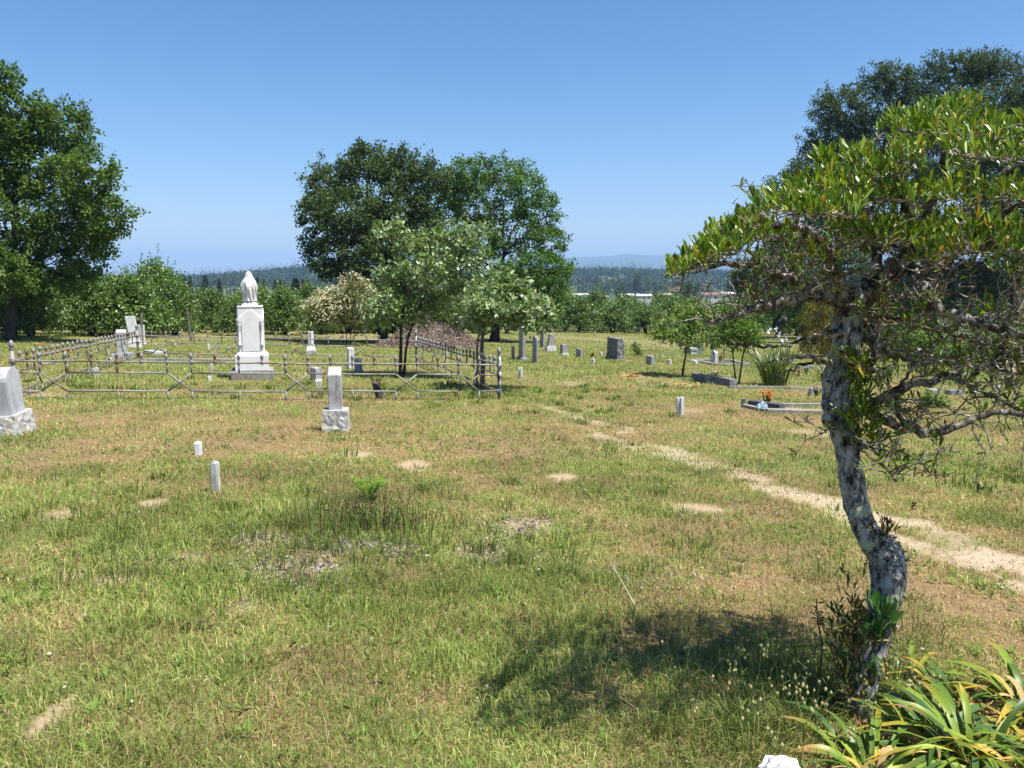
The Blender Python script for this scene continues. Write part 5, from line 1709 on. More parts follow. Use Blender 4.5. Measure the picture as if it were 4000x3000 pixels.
g.tube(np.array([p0 + (p1 - p0) * t + [0, 0, 0.03 + 0.10 * t] for t in np.linspace(0, 1, 6)]), np.linspace(0.0035, 0.0015, 6), 5)
pm = p0 + (p1 - p0) * 0.7 + [0, 0, 0.10]
g.tube([pm, pm + [-0.05, 0.01, 0.06]], [0.003, 0.0015], 5)
tag(g.build("dry_stalk", plain("bleached_stalk", (0.5, 0.45, 0.3)), None, p0), "pale forked dry stalk above the tree shadow", "stalk")

# white rock at the bottom edge
p = at(3055, 3062)
root = thing("white_rock", "bright white rock at the bottom edge left of the lilies", "rock", p)
bm = bmesh.new()
bmesh.ops.create_icosphere(bm, subdivisions=4, radius=1.0)
for v_ in bm.verts:
    c_ = v_.co.copy()
    k_ = 1 + 0.16 * mnoise.noise(c_ * 1.3) + 0.10 * mnoise.noise(c_ * 3.1) + 0.05 * mnoise.noise(c_ * 8)
    v_.co = Vector((c_.x * 0.078, c_.y * 0.062, c_.z * 0.062 + 0.04)) * k_
me_ = bpy.data.meshes.new("stone")
bm.to_mesh(me_); bm.free()
me_.materials.append(M['white_rock'])
o = bpy.data.objects.new("stone", me_)
o.parent = root
COL.objects.link(o)


# ------------------------------------------------------------------ flowers on graves
def bouquet(u, v, wpx, hpx, cols, label, seed, vase=None, stems=True, n=60):
    D_ = depth_at(u, v); s = D_ / FPX; p = at(u, v)
    r_ = np.random.default_rng(seed)
    root = thing("flower_bouquet", label, "flowers", p, 0, "grave flowers")
    w_, h = wpx * s, hpx * s
    g = G()
    heads = []
    m_ = max(5, n // 9)
    for i in range(m_):
        heads.append((r_.uniform(-0.5, 0.5) * w_, r_.normal() * w_ * 0.2, h * r_.uniform(0.45, 1.0)))
    for hx, hy, hz in heads:
        c = np.asarray(cols[r_.integers(0, len(cols))])
        k = 14
        d = unit(r_.normal(size=(k, 3)) + [0, -0.3, 0.4])
        V, F = leaf_quads(np.tile([[hx, hy, hz]], (k, 1)), d, r_.normal(size=(k, 3)), np.full(k, w_ * 0.17), np.full(k, w_ * 0.13))
        G().add(V, F, None, np.repeat(c * r_.uniform(0.8, 1.15, (k, 1)), 4, 0)).build("bloom", M['petal'], root)
    g = G()
    for hx, hy, hz in heads:
        g.tube([(0.15 * hx, 0.15 * hy, 0), (hx * 0.7, hy * 0.7, hz * 0.6), (hx, hy, hz)], 0.004 + 0.0004 * D_, 4, (0.05, 0.09, 0.02))
        V, F = leaf_quads(np.array([[hx * 0.5, hy * 0.5, hz * 0.45]] * 3), r_.normal(size=(3, 3)), r_.normal(size=(3, 3)), np.full(3, w_ * 0.25), np.full(3, w_ * 0.08))
        g.add(V, F, None, np.tile([0.05, 0.10, 0.02], (12, 1)))
    g.build("stems", M['leaf'], root)
    if vase:
        G().lathe([(0.05, -0.02), (0.05, h * 0.3), (0.06, h * 0.36), (0.045, h * 0.36)], 12).build("vase", plain("vase_" + str(seed), vase, 0.5), root, None, True)


PINK = [(0.62, 0.14, 0.22), (0.75, 0.42, 0.46), (0.5, 0.06, 0.12)]
bouquet(2817, 1412, 28, 24, PINK, "pink bouquet in a vase beside the white arched stone", 3, (0.6, 0.5, 0.4))
bouquet(2790, 1476, 32, 24, [(0.62, 0.16, 0.18), (0.8, 0.45, 0.45), (0.75, 0.7, 0.68)], "pink and white flower bunch behind the sloping granite kerb", 4)
bouquet(2861, 1494, 24, 26, [(0.45, 0.04, 0.07), (0.75, 0.75, 0.8)], "dark red and white flowers at the foot of the twin-stemmed sapling", 5)
bouquet(2995, 1590, 46, 70, [(0.8, 0.30, 0.01), (0.85, 0.42, 0.02), (0.75, 0.22, 0.10)], "tall orange bouquet on the kerbed plot", 6, None, True, 110)
bouquet(3018, 1586, 24, 20, [(0.8, 0.78, 0.8), (0.7, 0.6, 0.7)], "small white flowers right of the orange bouquet", 7)
bouquet(3190, 1547, 34, 36, [(0.6, 0.18, 0.28), (0.05, 0.28, 0.36), (0.7, 0.5, 0.55)], "pink and teal flowers beside the small leaning tablet", 8, None, True, 90)
bouquet(3114, 1474, 28, 28, [(0.7, 0.16, 0.2), (0.8, 0.78, 0.76)], "red and white flowers right of the big spiky iris clump", 9)
bouquet(2310, 1397, 22, 24, [(0.8, 0.66, 0.12), (0.8, 0.78, 0.7)], "yellow and white flowers between the square grey block and the granite stone", 10)
bouquet(640, 1384, 28, 22, [(0.82, 0.82, 0.82)], "pure white flowers beside the grey rounded slab inside the fence", 11)
bouquet(3958, 1428, 14, 24, [(0.65, 0.12, 0.3)], "pink flower spike near the right picture edge", 12)
bouquet(3148, 1462, 16, 26, [(0.75, 0.8, 0.82)], "pale blue-white flowers left of the iris tuft at the trunk", 13)

# blue wrapped card on the plot
p = at(2968, 1606); s = depth_at(2968, 1606) / FPX
root = thing("wrapping_sheet", "crumpled pale blue plastic sheet leaning against the dark grave slab", "sheet", p, R(10))
n = 12
a = np.linspace(0, 1, n)
X, T = np.meshgrid((a - 0.5) * 40 * s, a)
r_ = np.random.default_rng(2)
Y = 0.10 * T + r_.normal(size=X.shape) * 0.012
Z = T * 36 * s * (1 - 0.35 * np.abs((X / (20 * s)) - 0.2)) + r_.normal(size=X.shape) * 0.008 + 0.01
V = np.stack([X + 4 * s * T, Y - 0.14, Z], -1).reshape(-1, 3)
i = (np.arange(n - 1)[:, None] * n + np.arange(n - 1)[None, :])
F = np.stack([i, i + 1, i + n + 1, i + n], -1).reshape(-1, 4)
V2 = V + [0, 0.004, 0]
mk("film", np.vstack([V, V2]), np.vstack([F, F[:, ::-1] + len(V)]), plain("blue_plastic", (0.42, 0.58, 0.66), 0.25, 0.3, 14), root)

# little sprig on the lawn
make_tree("leafy_sprig", "little dark leafy sprig in the grass right of the large granite stone", "plant", at(2488, 1390),
          [(2482, 1360, 12, 12, 0), (2492, 1376, 16, 12, 0), (2478, 1345, 6, 8, 0)], depth_at(2488, 1390), 0.015, OAK_MID, 40, 8, 0.09, 0.04, 0.06, None, None, seed=61, fork=0.0)
for u, v, lob, lab in ((3475, 1600, [(3475, 1560, 30, 24, 0), (3500, 1585, 22, 16, 0)], "small light green bush in the grass right of the foreground trunk"), (3640, 1590, [(3640, 1560, 40, 26, 0), (3670, 1575, 26, 18, 0)], "fresh green weed bush under the bare right branches")):
    make_tree("weed_bush", lab, "plant", at(u, v), lob, depth_at(u, v), 0.012, YOUNG_G, 60, 10, 0.08, 0.04, 0.06, "weed bushes on the right lawn", None, seed=int(u), fork=0.0)


# ------------------------------------------------------------------ the foreground tree
def fg_leaves(g, P, ax, nr, L, Wd, col):
    """oblong leaves with a folded midrib and a little curl"""
    ax = unit(ax); sd = unit(np.cross(ax, nr)); nr = np.cross(sd, ax)
    L = L[:, None]; Wd = Wd[:, None]
    f = 0.22 * Wd
    c1 = P + ax * L * 0.38; c2 = P + ax * L * 0.78 + nr * L * 0.04
    V = np.stack([P, c1 - sd * Wd * 0.36 + nr * f * 0.7, c1, c1 + sd * Wd * 0.36 + nr * f * 0.7,
                  c2 - sd * Wd * 0.5 + nr * f, c2, c2 + sd * Wd * 0.5 + nr * f, P + ax * L + nr * L * 0.06], 1).reshape(-1, 3)
    b = (np.arange(len(P)) * 8)[:, None]
    F3 = np.vstack([b + [0, 3, 2], b + [0, 2, 1], b + [5, 6, 7], b + [4, 5, 7]])
    F4 = np.vstack([b + [2, 3, 6, 5], b + [1, 2, 5, 4]])
    g.add(V, F4, F3, np.repeat(col, 8, 0))


def foreground_tree():
    r_ = np.random.default_rng(2024)
    D0 = depth_at(3375, 2785)
    base = at(3375, 2785)
    root = thing("small_tree", "crooked lichen-mottled small tree with a flat bright leafy crown in the right foreground", "tree", base)

    def W(pts):
        return np.array([at(q[0], q[1], D0 + q[2]) for q in pts]), np.array([q[3] for q in pts])

    def smooth(P, Rr, k):
        t = np.linspace(0, 1, len(P)); ti = np.linspace(0, 1, k)
        # Catmull-Rom style smoothing
        Q = np.stack([np.interp(ti, t, P[:, a]) for a in range(3)], -1)
        for _ in range(2):
            Q[1:-1] = 0.25 * Q[:-2] + 0.5 * Q[1:-1] + 0.25 * Q[2:]
        return Q, np.interp(ti, t, Rr)

    trunk = [(3368, 2830, 0, .092), (3374, 2740, 0, .072), (3380, 2680, 0, .061), (3400, 2560, 0, .058), (3440, 2440, 0, .062), (3462, 2330, 0, .066), (3478, 2240, 0, .078), (3462, 2165, .01, .076), (3385, 2090, .02, .06), (3345, 1990, .02, .055), (3325, 1880, .02, .053),
             (3312, 1780, .02, .052), (3290, 1690, .02, .056), (3278, 1600, .02, .066), (3268, 1510, .02, .068), (3288, 1420, .02, .062), (3305, 1330, .02, .062), (3315, 1240, .02, .07), (3335, 1180, .02, .075)]
    P, Rr = W(trunk)
    P, Rr = smooth(P, Rr, 70)
    Rr = Rr * 0.93
    # knobbly surface
    n = 40
    T = np.gradient(P, axis=0); T /= np.linalg.norm(T, axis=1)[:, None]
    A = unit(np.cross(T, [0.0, 1, 0.15])); B = np.cross(T, A)
    th = np.arange(n) * 2 * math.pi / n
    V = []
    for i in range(len(P)):
        for j_ in range(n):
            d = A[i] * math.cos(th[j_]) + B[i] * math.sin(th[j_])
            q = P[i] + d * Rr[i]
            k = 0.16 * mnoise.noise(Vector(q * 9)) + 0.13 * mnoise.noise(Vector(q * 22)) + 0.07 * mnoise.noise(Vector(q * 55)) + 0.05 * math.cos(3 * th[j_] + i * 0.1)
            V.append(P[i] + d * Rr[i] * (1 + k))
    V = np.array(V)
    m_ = len(P)
    ii = np.arange(m_ - 1)[:, None] * n + np.arange(n)[None, :]
    jj = np.arange(m_ - 1)[:, None] * n + (np.arange(n)[None, :] + 1) % n
    F = np.stack([ii, jj, jj + n, ii + n], -1).reshape(-1, 4)
    gt = G(); gt.add(V, F)
    # burls and cut stubs
    for u, v, do, r0 in ((3440, 2110, -.03, .032), (3240, 1590, 0, .035), (3235, 1640, 0, .03), (3350, 1965, -.05, .016), (3340, 1815, -.05, .012), (3270, 1300, 0, .03), (3340, 1150, -.02, .06), (3280, 1180, 0, .04), (3240, 1500, .0, .03)):
        c = at(u, v, D0 + do)
        bmn = 12
        pr = [(r0 * math.sin(t), -r0 * math.cos(t)) for t in np.linspace(0.02, math.pi - 0.02, 9)]
        gt.lathe(pr, bmn, c, lambda t, z, c=c: 1 + 0.25 * np.sin(3 * t + c[0] * 40 + z * 60) + 0.15 * np.cos(5 * t + z * 90))
    trunk_o = gt.build("trunk", M['bark_front'], root, base, True)

    limbs = {
        'R1': [(3340, 1190, 0, .062), (3420, 1110, -.02, .052), (3520, 1035, -.04, .046), (3640, 985, -.04, .04), (3800, 955, -.02, .032), (4000, 930, .02, .024), (4250, 900, .05, .014), (4450, 880, .08, .008)],
        'U1': [(3300, 1230, 0, .03), (3285, 1130, -.08, .021), (3255, 1020, -.16, .018), (3170, 910, -.26, .014), (3060, 880, -.36, .010), (2930, 890, -.46, .006)],
        'L1': [(3300, 1190, 0, .034), (3200, 1150, -.08, .024), (3060, 1175, -.18, .02), (2940, 1205, -.26, .015), (2860, 1240, -.34, .010), (2790, 1260, -.4, .005)],
        'L1b': [(3200, 1150, -.08, .018), (3100, 1085, -.12, .015), (2980, 1040, -.18, .012), (2850, 1028, -.26, .009), (2740, 1040, -.32, .007), (2650, 1055, -.38, .004), (2600, 1050, -.42, .003)],
        'L2': [(3290, 1290, 0, .011), (3180, 1310, -.08, .007), (3080, 1345, -.16, .006), (2980, 1358, -.22, .005), (2860, 1335, -.28, .004), (2760, 1305, -.32, .002)],
        'L3': [(3245, 1420, 0, .010), (3160, 1395, -.1, .006), (3060, 1405, -.18, .004), (2960, 1422, -.24, .002)],
        'L4': [(3260, 1440, 0, .010), (3180, 1400, .1, .007), (3100, 1440, .18, .005), (3030, 1480, .22, .003)],
        'R2': [(3560, 1020, -.05, .032), (3610, 1150, -.2, .026), (3660, 1210, -.26, .022), (3760, 1245, -.3, .018), (3880, 1282, -.34, .015), (4020, 1310, -.38, .012), (4250, 1360, -.42, .006)],
        'R3': [(3345, 1260, 0, .025), (3440, 1240, .08, .016), (3540, 1250, .14, .013), (3640, 1275, .2, .011), (3760, 1320, .24, .009), (3900, 1360, .26, .008), (4100, 1430, .3, .004)],
        'R4': [(3320, 1620, 0, .024), (3440, 1580, -.06, .02), (3520, 1510, -.1, .018), (3620, 1480, -.12, .016), (3740, 1478, -.14, .014), (3830, 1450, -.15, .012), (3890, 1430, -.15, .010), (4010, 1455, -.14, .008), (4200, 1490, -.1, .004)],
        'R5': [(3320, 1590, 0, .028), (3420, 1620, .05, .023), (3520, 1668, .08, .021), (3610, 1697, .1, .02), (3690, 1692, .1, .018), (3790, 1640, .1, .016), (3880, 1600, .08, .013), (4010, 1620, .06, .009), (4200, 1680, .05, .004)],
        'R6': [(3890, 1430, -.15, .008), (3890, 1350, -.16, .007), (3960, 1420, -.2, .006), (4080, 1520, -.25, .003)],
        'R7': [(3400, 1150, 0, .018), (3410, 1280, -.12, .014), (3425, 1360, -.16, .013), (3400, 1440, -.14, .011), (3395, 1490, -.1, .006)],
        'R8': [(3345, 1300, 0, .014), (3450, 1380, .1, .010), (3580, 1420, .18, .008), (3700, 1410, .24, .006), (3850, 1330, .3, .003)],
        'R9': [(3540, 1668, .08, .012), (3500, 1600, -.02, .010), (3505, 1530, -.08, .008), (3560, 1440, -.12, .006), (3640, 1360, -.14, .004), (3720, 1290, -.15, .003)],
        'R10': [(3740, 1478, -.14, .010), (3860, 1540, -.2, .008), (3960, 1590, -.24, .005), (4080, 1640, -.28, .003)],
        'D1': [(3330, 1720, -.02, .010), (3420, 1760, -.14, .007), (3480, 1850, -.22, .005), (3500, 1880, -.25, .003)],
        'T1': [(3520, 1035, -.04, .03), (3590, 900, -.1, .024), (3650, 740, -.14, .018), (3700, 600, -.16, .013), (3770, 470, -.18, .008), (3820, 400, -.2, .004)],
        'T2': [(3430, 1105, -.02, .026), (3420, 930, .08, .02), (3370, 800, .14, .015), (3270, 720, .16, .011), (3150, 710, .16, .006)],
        'T3': [(3660, 980, -.04, .026), (3800, 820, .08, .019), (3920, 680, .14, .014), (4050, 580, .18, .008), (4250, 500, .2, .004)],
        'T4': [(3590, 900, -.1, .02), (3510, 760, -.22, .015), (3460, 620, -.28, .011), (3470, 500, -.32, .006), (3520, 445, -.34, .003)],
        'T5': [(3255, 1020, -.16, .016), (3160, 920, .0, .012), (3020, 870, .08, .009), (2900, 880, .14, .005), (2800, 920, .18, .003)],
        'T6': [(3380, 800, .14, .012), (3330, 680, .08, .009), (3280, 610, .04, .006), (3210, 590, .02, .003)],
        'T7': [(3800, 950, -.02, .018), (3900, 850, -.2, .014), (4020, 780, -.32, .009), (4200, 720, -.4, .004)],
        'T8': [(3650, 740, -.14, .012), (3560, 640, .05, .009), (3500, 560, .14, .006), (3420, 540, .2, .003)],
        'T9': [(3700, 600, -.16, .010), (3820, 540, -.26, .007), (3950, 490, -.34, .004), (4100, 470, -.4, .003)],
    }
    gl = G()
    nodes = []; nrad = []; nname = []
    for nm, pts in limbs.items():
        P, Rr = W(pts)
        P, Rr = smooth(P, Rr, 28)
        P[1:-1] += r_.normal(size=(26, 3)) * (0.004 + Rr[1:-1, None] * 0.14)
        Rj = Rr * r_.uniform(0.88, 1.15, len(Rr))
        gl.tube(P, Rj, 8)
        nodes.append(P); nrad.append(Rr); nname += [nm] * len(P)
    N = np.vstack(nodes); NR = np.concatenate(nrad); nname = np.array(nname)
    gl.build("limbs", M['bark_limb'], root, base, True)

    # --- leafy shoots: along tiers and through the crown
    tiers = [((2600, 1035), (2665, 1015), (2725, 975), (2760, 935)), ((2760, 935), (2790, 888), (2885, 846), (2960, 830)), ((2960, 790), (3010, 765), (3113, 775), (3217, 780), (3361, 790)), ((3095, 705), (3200, 690), (3316, 685), (3420, 650), (3520, 625)),
             ((3195, 605), (3300, 590), (3400, 585)), ((3443, 455), (3565, 440), (3633, 420), (3768, 385), (3836, 400)), ((3480, 470), (3600, 480), (3720, 470), (3850, 480), (4000, 475), (4200, 450)), ((3497, 580), (3600, 540), (3669, 525), (3800, 560), (4000, 570), (4250, 540)),
             ((3120, 780), (3400, 730), (3650, 720), (3900, 720), (4200, 720)), ((2850, 880), (2950, 880), (3100, 890)),
             ((3250, 880), (3500, 890), (3750, 880), (4000, 880)), ((2680, 1000), (2780, 960), (2900, 920)), ((3550, 960), (3800, 930), (4050, 930)), ((3950, 520), (4100, 600), (4300, 660))]
    S = []; dens = []
    for tr in tiers:
        tr = np.array(tr, float)
        for rep in range(4):
            dep = r_.uniform(-0.85, 0.3)
            seg = np.linalg.norm(np.diff(tr, axis=0), axis=1)
            Ltot = seg.sum()
            k = max(3, int(Ltot / 18))
            t = np.sort(r_.random(k)) * Ltot
            cum = np.concatenate([[0], np.cumsum(seg)])
            u = np.interp(t, cum, tr[:, 0]); v = np.interp(t, cum, tr[:, 1])
            v = v + rep * 4 + r_.normal(0, 5, k) + 42 + 22 * (r_.random(k) < 0.15)
            u = u + r_.normal(0, 8, k)
            for a, b_ in zip(u, v):
                S.append((a, b_, dep + r_.normal(0, 0.08)))
    # scatter in the body of the crown
    hull = np.array([(2640, 1060), (2790, 940), (3010, 820), (3110, 750), (3200, 650), (3440, 460), (3780, 390), (4500, 380), (4500, 1080), (3700, 1080), (3300, 1060), (2950, 1080)], float)

    def inside(x, y):
        c = False; j_ = len(hull) - 1
        for i in range(len(hull)):
            if (hull[i, 1] > y) != (hull[j_, 1] > y) and x < (hull[j_, 0] - hull[i, 0]) * (y - hull[i, 1]) / (hull[j_, 1] - hull[i, 1]) + hull[i, 0]:
                c = not c
            j_ = i
        return c
    k = 0
    while k < 260:
        a, b_ = r_.uniform(2640, 4500), r_.uniform(640, 1080)
        if inside(a, b_) and float(fbm(a / 90, b_ / 70, 5, 2)) > 0.42:
            S.append((a, b_, r_.uniform(-0.7, 0.4))); k += 1
    Sp = np.array([at(a, b_, D0 + d_) for a, b_, d_ in S])
    # twigs: each shoot grows from a point on the nearest limb or on an earlier twig
    gtw = G()
    pts = N.copy(); prad = NR.copy()
    order = np.argsort([np.min(np.linalg.norm(N - p, axis=1)) for p in Sp])
    extra = []
    for o_ in order:
        p = Sp[o_]
        d = np.linalg.norm(pts - p, axis=1) + 0.5 * np.maximum(0, pts[:, 2] - p[2] + 0.02)
        q = int(np.argmin(d))
        a = pts[q]
        if d[q] < 0.012:
            continue
        r0 = min(0.006, prad[q] * 0.7 + 0.0012)
        Pq = limb_path(a, p, r_, 6, 0.06, -0.10 if r_.random() < 0.6 else 0.04)
        gtw.tube(Pq, np.linspace(r0, 0.0022, 6), 5, None, False)
        pts = np.vstack([pts, Pq[2:]])
        prad = np.concatenate([prad, np.linspace(r0, 0.0022, 6)[2:]])
    gtw.build("twigs", M['twig'], root, base, True)

    lf = G()
    GRN = np.array([(0.11, 0.20, 0.016), (0.17, 0.27, 0.022), (0.25, 0.33, 0.04), (0.065, 0.13, 0.014)])
    YEL = np.array([(0.45, 0.36, 0.02), (0.42, 0.24, 0.03)])
    P_, A_, N_, L_, W_, C_ = [], [], [], [], [], []

    def rosette(p, k, ln, wd, pal, up=1.0, spread=0.75, yel=0.05):
        shoot = unit(np.array([r_.normal() * 0.3 - 0.1, r_.normal() * 0.3, up]))
        for i in range(k):
            h = r_.uniform(-0.012, 0.05)
            q = p + shoot * h
            d = unit(r_.normal(size=3))
            d = unit(d - shoot * np.dot(d, shoot))
            ax = shoot + d * spread * r_.uniform(0.3, 1.3) * (1.25 - 8 * max(h, 0))
            P_.append(q); A_.append(ax); N_.append(shoot * 1.0 - d * 0.8 + r_.normal(size=3) * 0.25)
            L_.append(ln * r_.uniform(0.65, 1.2)); W_.append(wd * r_.uniform(0.8, 1.2))
            c = pal[r_.integers(0, len(pal))] if r_.random() > yel else YEL[r_.integers(0, 2)]
            C_.append(np.asarray(c) * r_.uniform(0.75, 1.25))
    for (a, b_, d_), p in zip(S, Sp):
        rosette(p, int(r_.integers(6, 12)), 0.048 * r_.uniform(0.65, 1.3), 0.0112, GRN)
    # greenery on the trunk
    for i in range(95):
        v = r_.uniform(1420, 1750); u = 3345 + r_.normal() * 30 + (1 if v > 1500 else 0.3) * 25
        rosette(at(u, v, D0 - 0.07 + r_.normal() * 0.05), 6, 0.05, 0.011, np.vstack([GRN[:2], GRN[:1] * 0.6]), 0.7, 0.9, 0.12)
    for i in range(22):
        rosette(at(3450 + r_.normal() * 35, 2080 + r_.normal() * 40, D0 - 0.05), 5, 0.04, 0.008, np.array([(0.08, 0.075, 0.03), (0.10, 0.06, 0.03)]), 0.6, 1.0, 0.1)
    for i in range(120):
        rosette(at(3340 + r_.normal() * 50, 2540 + r_.normal() * 110, D0 - 0.08 + r_.normal() * 0.04), 6, 0.05, 0.011, np.array([(0.05, 0.055, 0.02), (0.09, 0.06, 0.025), (0.045, 0.09, 0.02)]), 0.7, 0.9, 0.1)
    for i in range(14):
        rosette(at(3420 + r_.normal() * 40, 2500 + r_.normal() * 60, D0 - 0.12), 5, 0.09, 0.022, np.array([(0.05, 0.14, 0.03), (0.07, 0.17, 0.04)]), 1.0, 0.6, 0.0)
    fg_leaves(lf, np.array(P_), np.array(A_), np.array(N_), np.array(L_), np.array(W_), np.array(C_))
    lf.build("crown", M['leaf_gloss'], root, base, False)

    # --- bare spurs and brownish dying leaves on the lower limbs
    gs = G(); dl = G()
    low = np.isin(nname, ['L1', 'L1b', 'R2', 'R3', 'R4', 'R5', 'R6', 'R7', 'R8', 'R9', 'R10', 'D1', 'U1', 'R1', 'T5'])
    bare = [k for k in np.where(low)[0]]
    P_, A_, N_, L_, W_, C_ = [], [], [], [], [], []
    BR = np.array([(0.17, 0.12, 0.035), (0.15, 0.16, 0.035), (0.13, 0.18, 0.025), (0.22, 0.14, 0.045)])
    for kk in bare:
        right = nname[kk][0] in 'RD'
        reps = r_.integers(0, 3)
        tipped = nname[kk] in ('L1b', 'T5', 'U1') and N[kk][0] < base[0] - 0.45
        for _ in range(reps):
            a = N[kk] + r_.normal(size=3) * 0.006
            ln = r_.uniform(0.05, 0.34 if right else 0.28) * (1 if r_.random() < 0.7 else 0.35) * (0.3 if tipped else 1.0)
            d = unit(np.array([r_.normal() * (0.9) + (0.45 if right else -0.35), r_.normal() * 0.7, r_.normal() * 0.6 + (0.15 if right else 0.25)]))
            Pq = limb_path(a, a + d * ln, r_, 6, 0.045, 0.08)
            gs.tube(Pq, np.linspace(min(0.0048, NR[kk] * 0.6), 0.0013, 6), 5, None, False)
            for q in range(int(ln / 0.022)):
                b0 = Pq[r_.integers(1, 6)]
                dd = unit(r_.normal(size=3) + [0, 0, 0.4])
                sl_ = r_.uniform(0.012, 0.05)
                gs.tube([b0, b0 + dd * sl_ * 0.5 + [0, 0, 0.003], b0 + dd * sl_], [0.0022, 0.0018, 0.001], 4, None, False)
            if r_.random() < (0.6 if not right else 0.65):
                for q in range(int(r_.integers(4, 11))):
                    rosd = unit(r_.normal(size=3) + [0, 0, 0.8])
                    P_.append(Pq[r_.integers(2, 6)]); A_.append(rosd); N_.append(r_.normal(size=3) + [0, 0, 0.6])
                    L_.append(r_.uniform(0.028, 0.06)); W_.append(r_.uniform(0.008, 0.014)); C_.append((GRN if r_.random() < (0.6 if right else 0.25) else BR)[r_.integers(0, 4)] * r_.uniform(0.7, 1.2))
    # tangle of dead twigs under the crown
    for _ in range(110):
        a, b_ = r_.uniform(2850, 4300), r_.uniform(880, 1190)
        p = at(a, b_, D0 + r_.uniform(-0.55, 0.55))
        q = int(np.argmin(np.linalg.norm(N - p, axis=1)))
        st = N[q] + (p - N[q]) * 0.2
        Pq = limb_path(st, p, r_, 6, 0.045, 0.05)
        gs.tube(Pq, np.linspace(0.0042, 0.0014, 6), 5, None, False)
        for _k in range(5):
            b0 = Pq[r_.integers(2, 6)]
            dd = unit(r_.normal(size=3) + [0, 0, 0.3])
            sl_ = r_.uniform(0.02, 0.08)
            gs.tube([b0, b0 + dd * sl_ * 0.5, b0 + dd * sl_ + [0, 0, 0.008]], [0.0026, 0.002, 0.001], 4, None, False)
        if r_.random() < 0.7:
            for _k in range(int(r_.integers(3, 9))):
                P_.append(Pq[r_.integers(3, 6)]); A_.append(unit(r_.normal(size=3) + [0, 0, 0.7])); N_.append(r_.normal(size=3) + [0, 0, 0.6])
                L_.append(r_.uniform(0.03, 0.062)); W_.append(r_.uniform(0.008, 0.014)); C_.append((GRN if r_.random() < 0.45 else BR)[r_.integers(0, 4)] * r_.uniform(0.7, 1.2))
    gs.build("dead_twigs", M['twig'], root, base, True)
    fg_leaves(dl, np.array(P_), np.array(A_), np.array(N_), np.array(L_), np.array(W_), np.array(C_))
    dl.build("dying_leaves", M['leaf'], root, base, False)

    # lichen tufts on the bark
    lc = G()
    k = 1500
    tv = V.reshape(m_, n, 3)
    P_ = []
    for _ in range(k):
        i = int(r_.choice([r_.integers(14, 34), r_.integers(0, m_), r_.integers(20, 28)])); j_ = r_.integers(0, n)
        P_.append(tv[i, j_])
    P_ = np.array(P_)
    keep = np.array([mnoise.noise(Vector(p * 7)) > 0.05 for p in P_])
    P_ = P_[keep]; k = len(P_)
    Vq, Fq = leaf_quads(P_, r_.normal(size=(k, 3)), r_.normal(size=(k, 3)), r_.uniform(0.008, 0.024, k), r_.uniform(0.006, 0.014, k))
    pal = np.array([(0.42, 0.44, 0.34), (0.34, 0.38, 0.26), (0.5, 0.5, 0.44), (0.10, 0.09, 0.08)])
    lc.add(Vq, Fq, None, np.repeat(pal[r_.integers(0, 4, k)], 4, 0))
    lc.build("lichen", M['dry'], root, base)["kind"] = "stuff"


foreground_tree()

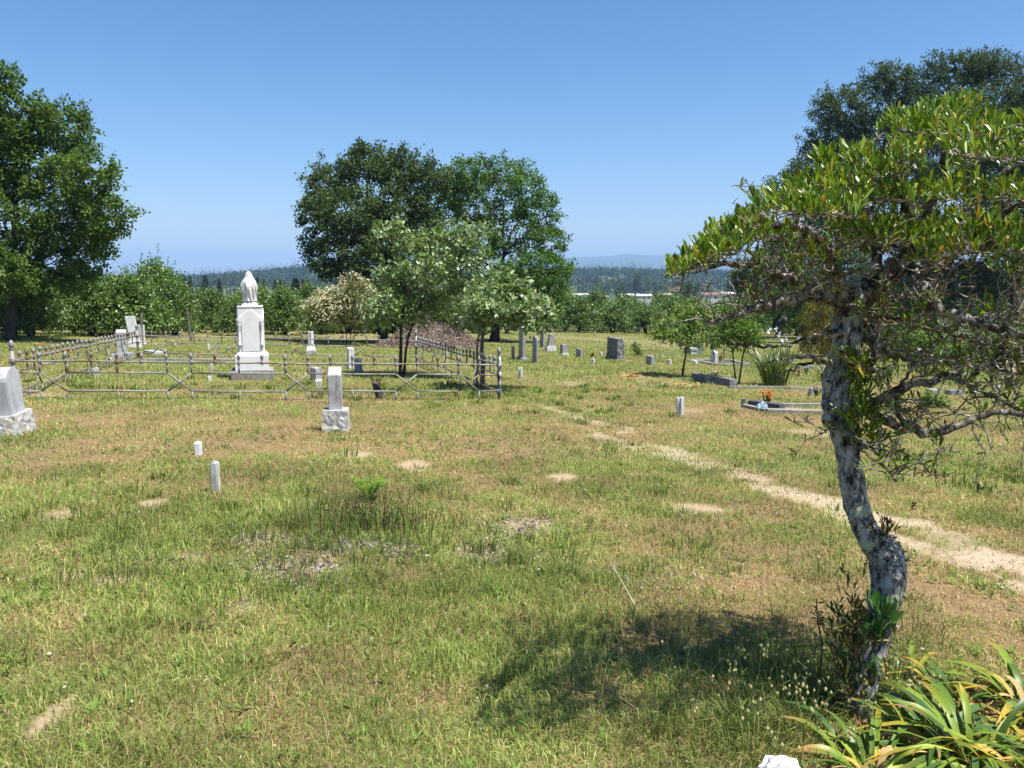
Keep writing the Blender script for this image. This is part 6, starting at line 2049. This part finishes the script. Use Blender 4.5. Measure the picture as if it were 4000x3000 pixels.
# upright bare seedling left of the trunk
p = at(3200, 2640)
root = thing("seedling", "thin reddish bare-stemmed seedling left of the foreground trunk", "plant", p)
g = G(); lf = G()
r_ = np.random.default_rng(8)
h = 0.36
g.tube([(0, 0, -0.02), (0.01, 0, h * 0.4), (-0.02, 0, h * 0.75), (-0.03, 0, h)], [0.006, 0.005, 0.004, 0.002], 6)
for k in range(34):
    t = r_.uniform(0.35, 1.0)
    b0 = np.array([-0.03 * t, 0, h * t]); d = unit(r_.normal(size=3) + [0, 0, 0.6])
    V, F = leaf_quads(b0[None], d[None], r_.normal(size=(1, 3)), np.array([r_.uniform(0.025, 0.05)]), np.array([0.009]))
    lf.add(V, F, None, np.tile([(0.09, 0.05, 0.03), (0.07, 0.08, 0.03)][k % 2], (4, 1)))
g.build("stem", plain("reddish_stem", (0.13, 0.06, 0.04)), root)
lf.build("leaves", M['leaf'], root)

# quaking grass heads at the foot of the tree
g = G()
r_ = np.random.default_rng(12)
for k in range(150):
    u, v = 3000 + r_.normal() * 170, 2760 + r_.normal() * 110
    if k % 4 == 0:
        u = 3420 + r_.normal() * 140
    q = at(u, min(v, 3050)); h = r_.uniform(0.12, 0.26)
    le = r_.normal(size=2) * 0.05
    P = np.array([q, q + [le[0] * 0.3, le[1] * 0.3, h * 0.6], q + [le[0], le[1], h], q + [le[0] * 1.6, le[1] * 1.6, h * 0.93]])
    g.tube(P, [0.0012, 0.001, 0.0008, 0.0006], 4, (0.25, 0.27, 0.10))
    for w_ in range(int(r_.integers(1, 4))):
        c = P[3] + r_.normal(size=3) * [0.012, 0.012, 0.018]
        rr = r_.uniform(0.0045, 0.007)
        g.lathe([(0.0005, -rr * 1.7), (rr * 0.9, -rr * 0.6), (rr, 0.2 * rr), (rr * 0.5, 1.2 * rr), (0.0005, 1.6 * rr)], 6, c, None, np.array([0.42, 0.40, 0.17]) * r_.uniform(0.7, 1.2))
tag(g.build("quaking_grass", M['dry']), "pale yellow quaking grass heads around the tree foot", "grass", None, "stuff")

# ------------------------------------------------------------------ haze
hb = G()
hb.box((0, 4000, -60), (26000, 13000, 330))
o = hb.build("haze", None)
m = bpy.data.materials.new("thin_air_haze")
m.use_nodes = True
n = m.node_tree
n.nodes.remove(n.nodes["Principled BSDF"])
pv = n.nodes.new("ShaderNodeVolumePrincipled")
pv.inputs["Color"].default_value = (0.40, 0.66, 1.0, 1)
pv.inputs["Density"].default_value = 2.0e-4
pv.inputs["Anisotropy"].default_value = 0.0
n.links.new(pv.outputs[0], n.nodes["Material Output"].inputs["Volume"])
o.data.materials.clear()
o.data.materials.append(m)
tag(o, "thin blue summer haze over the valley", "haze", None, "stuff")
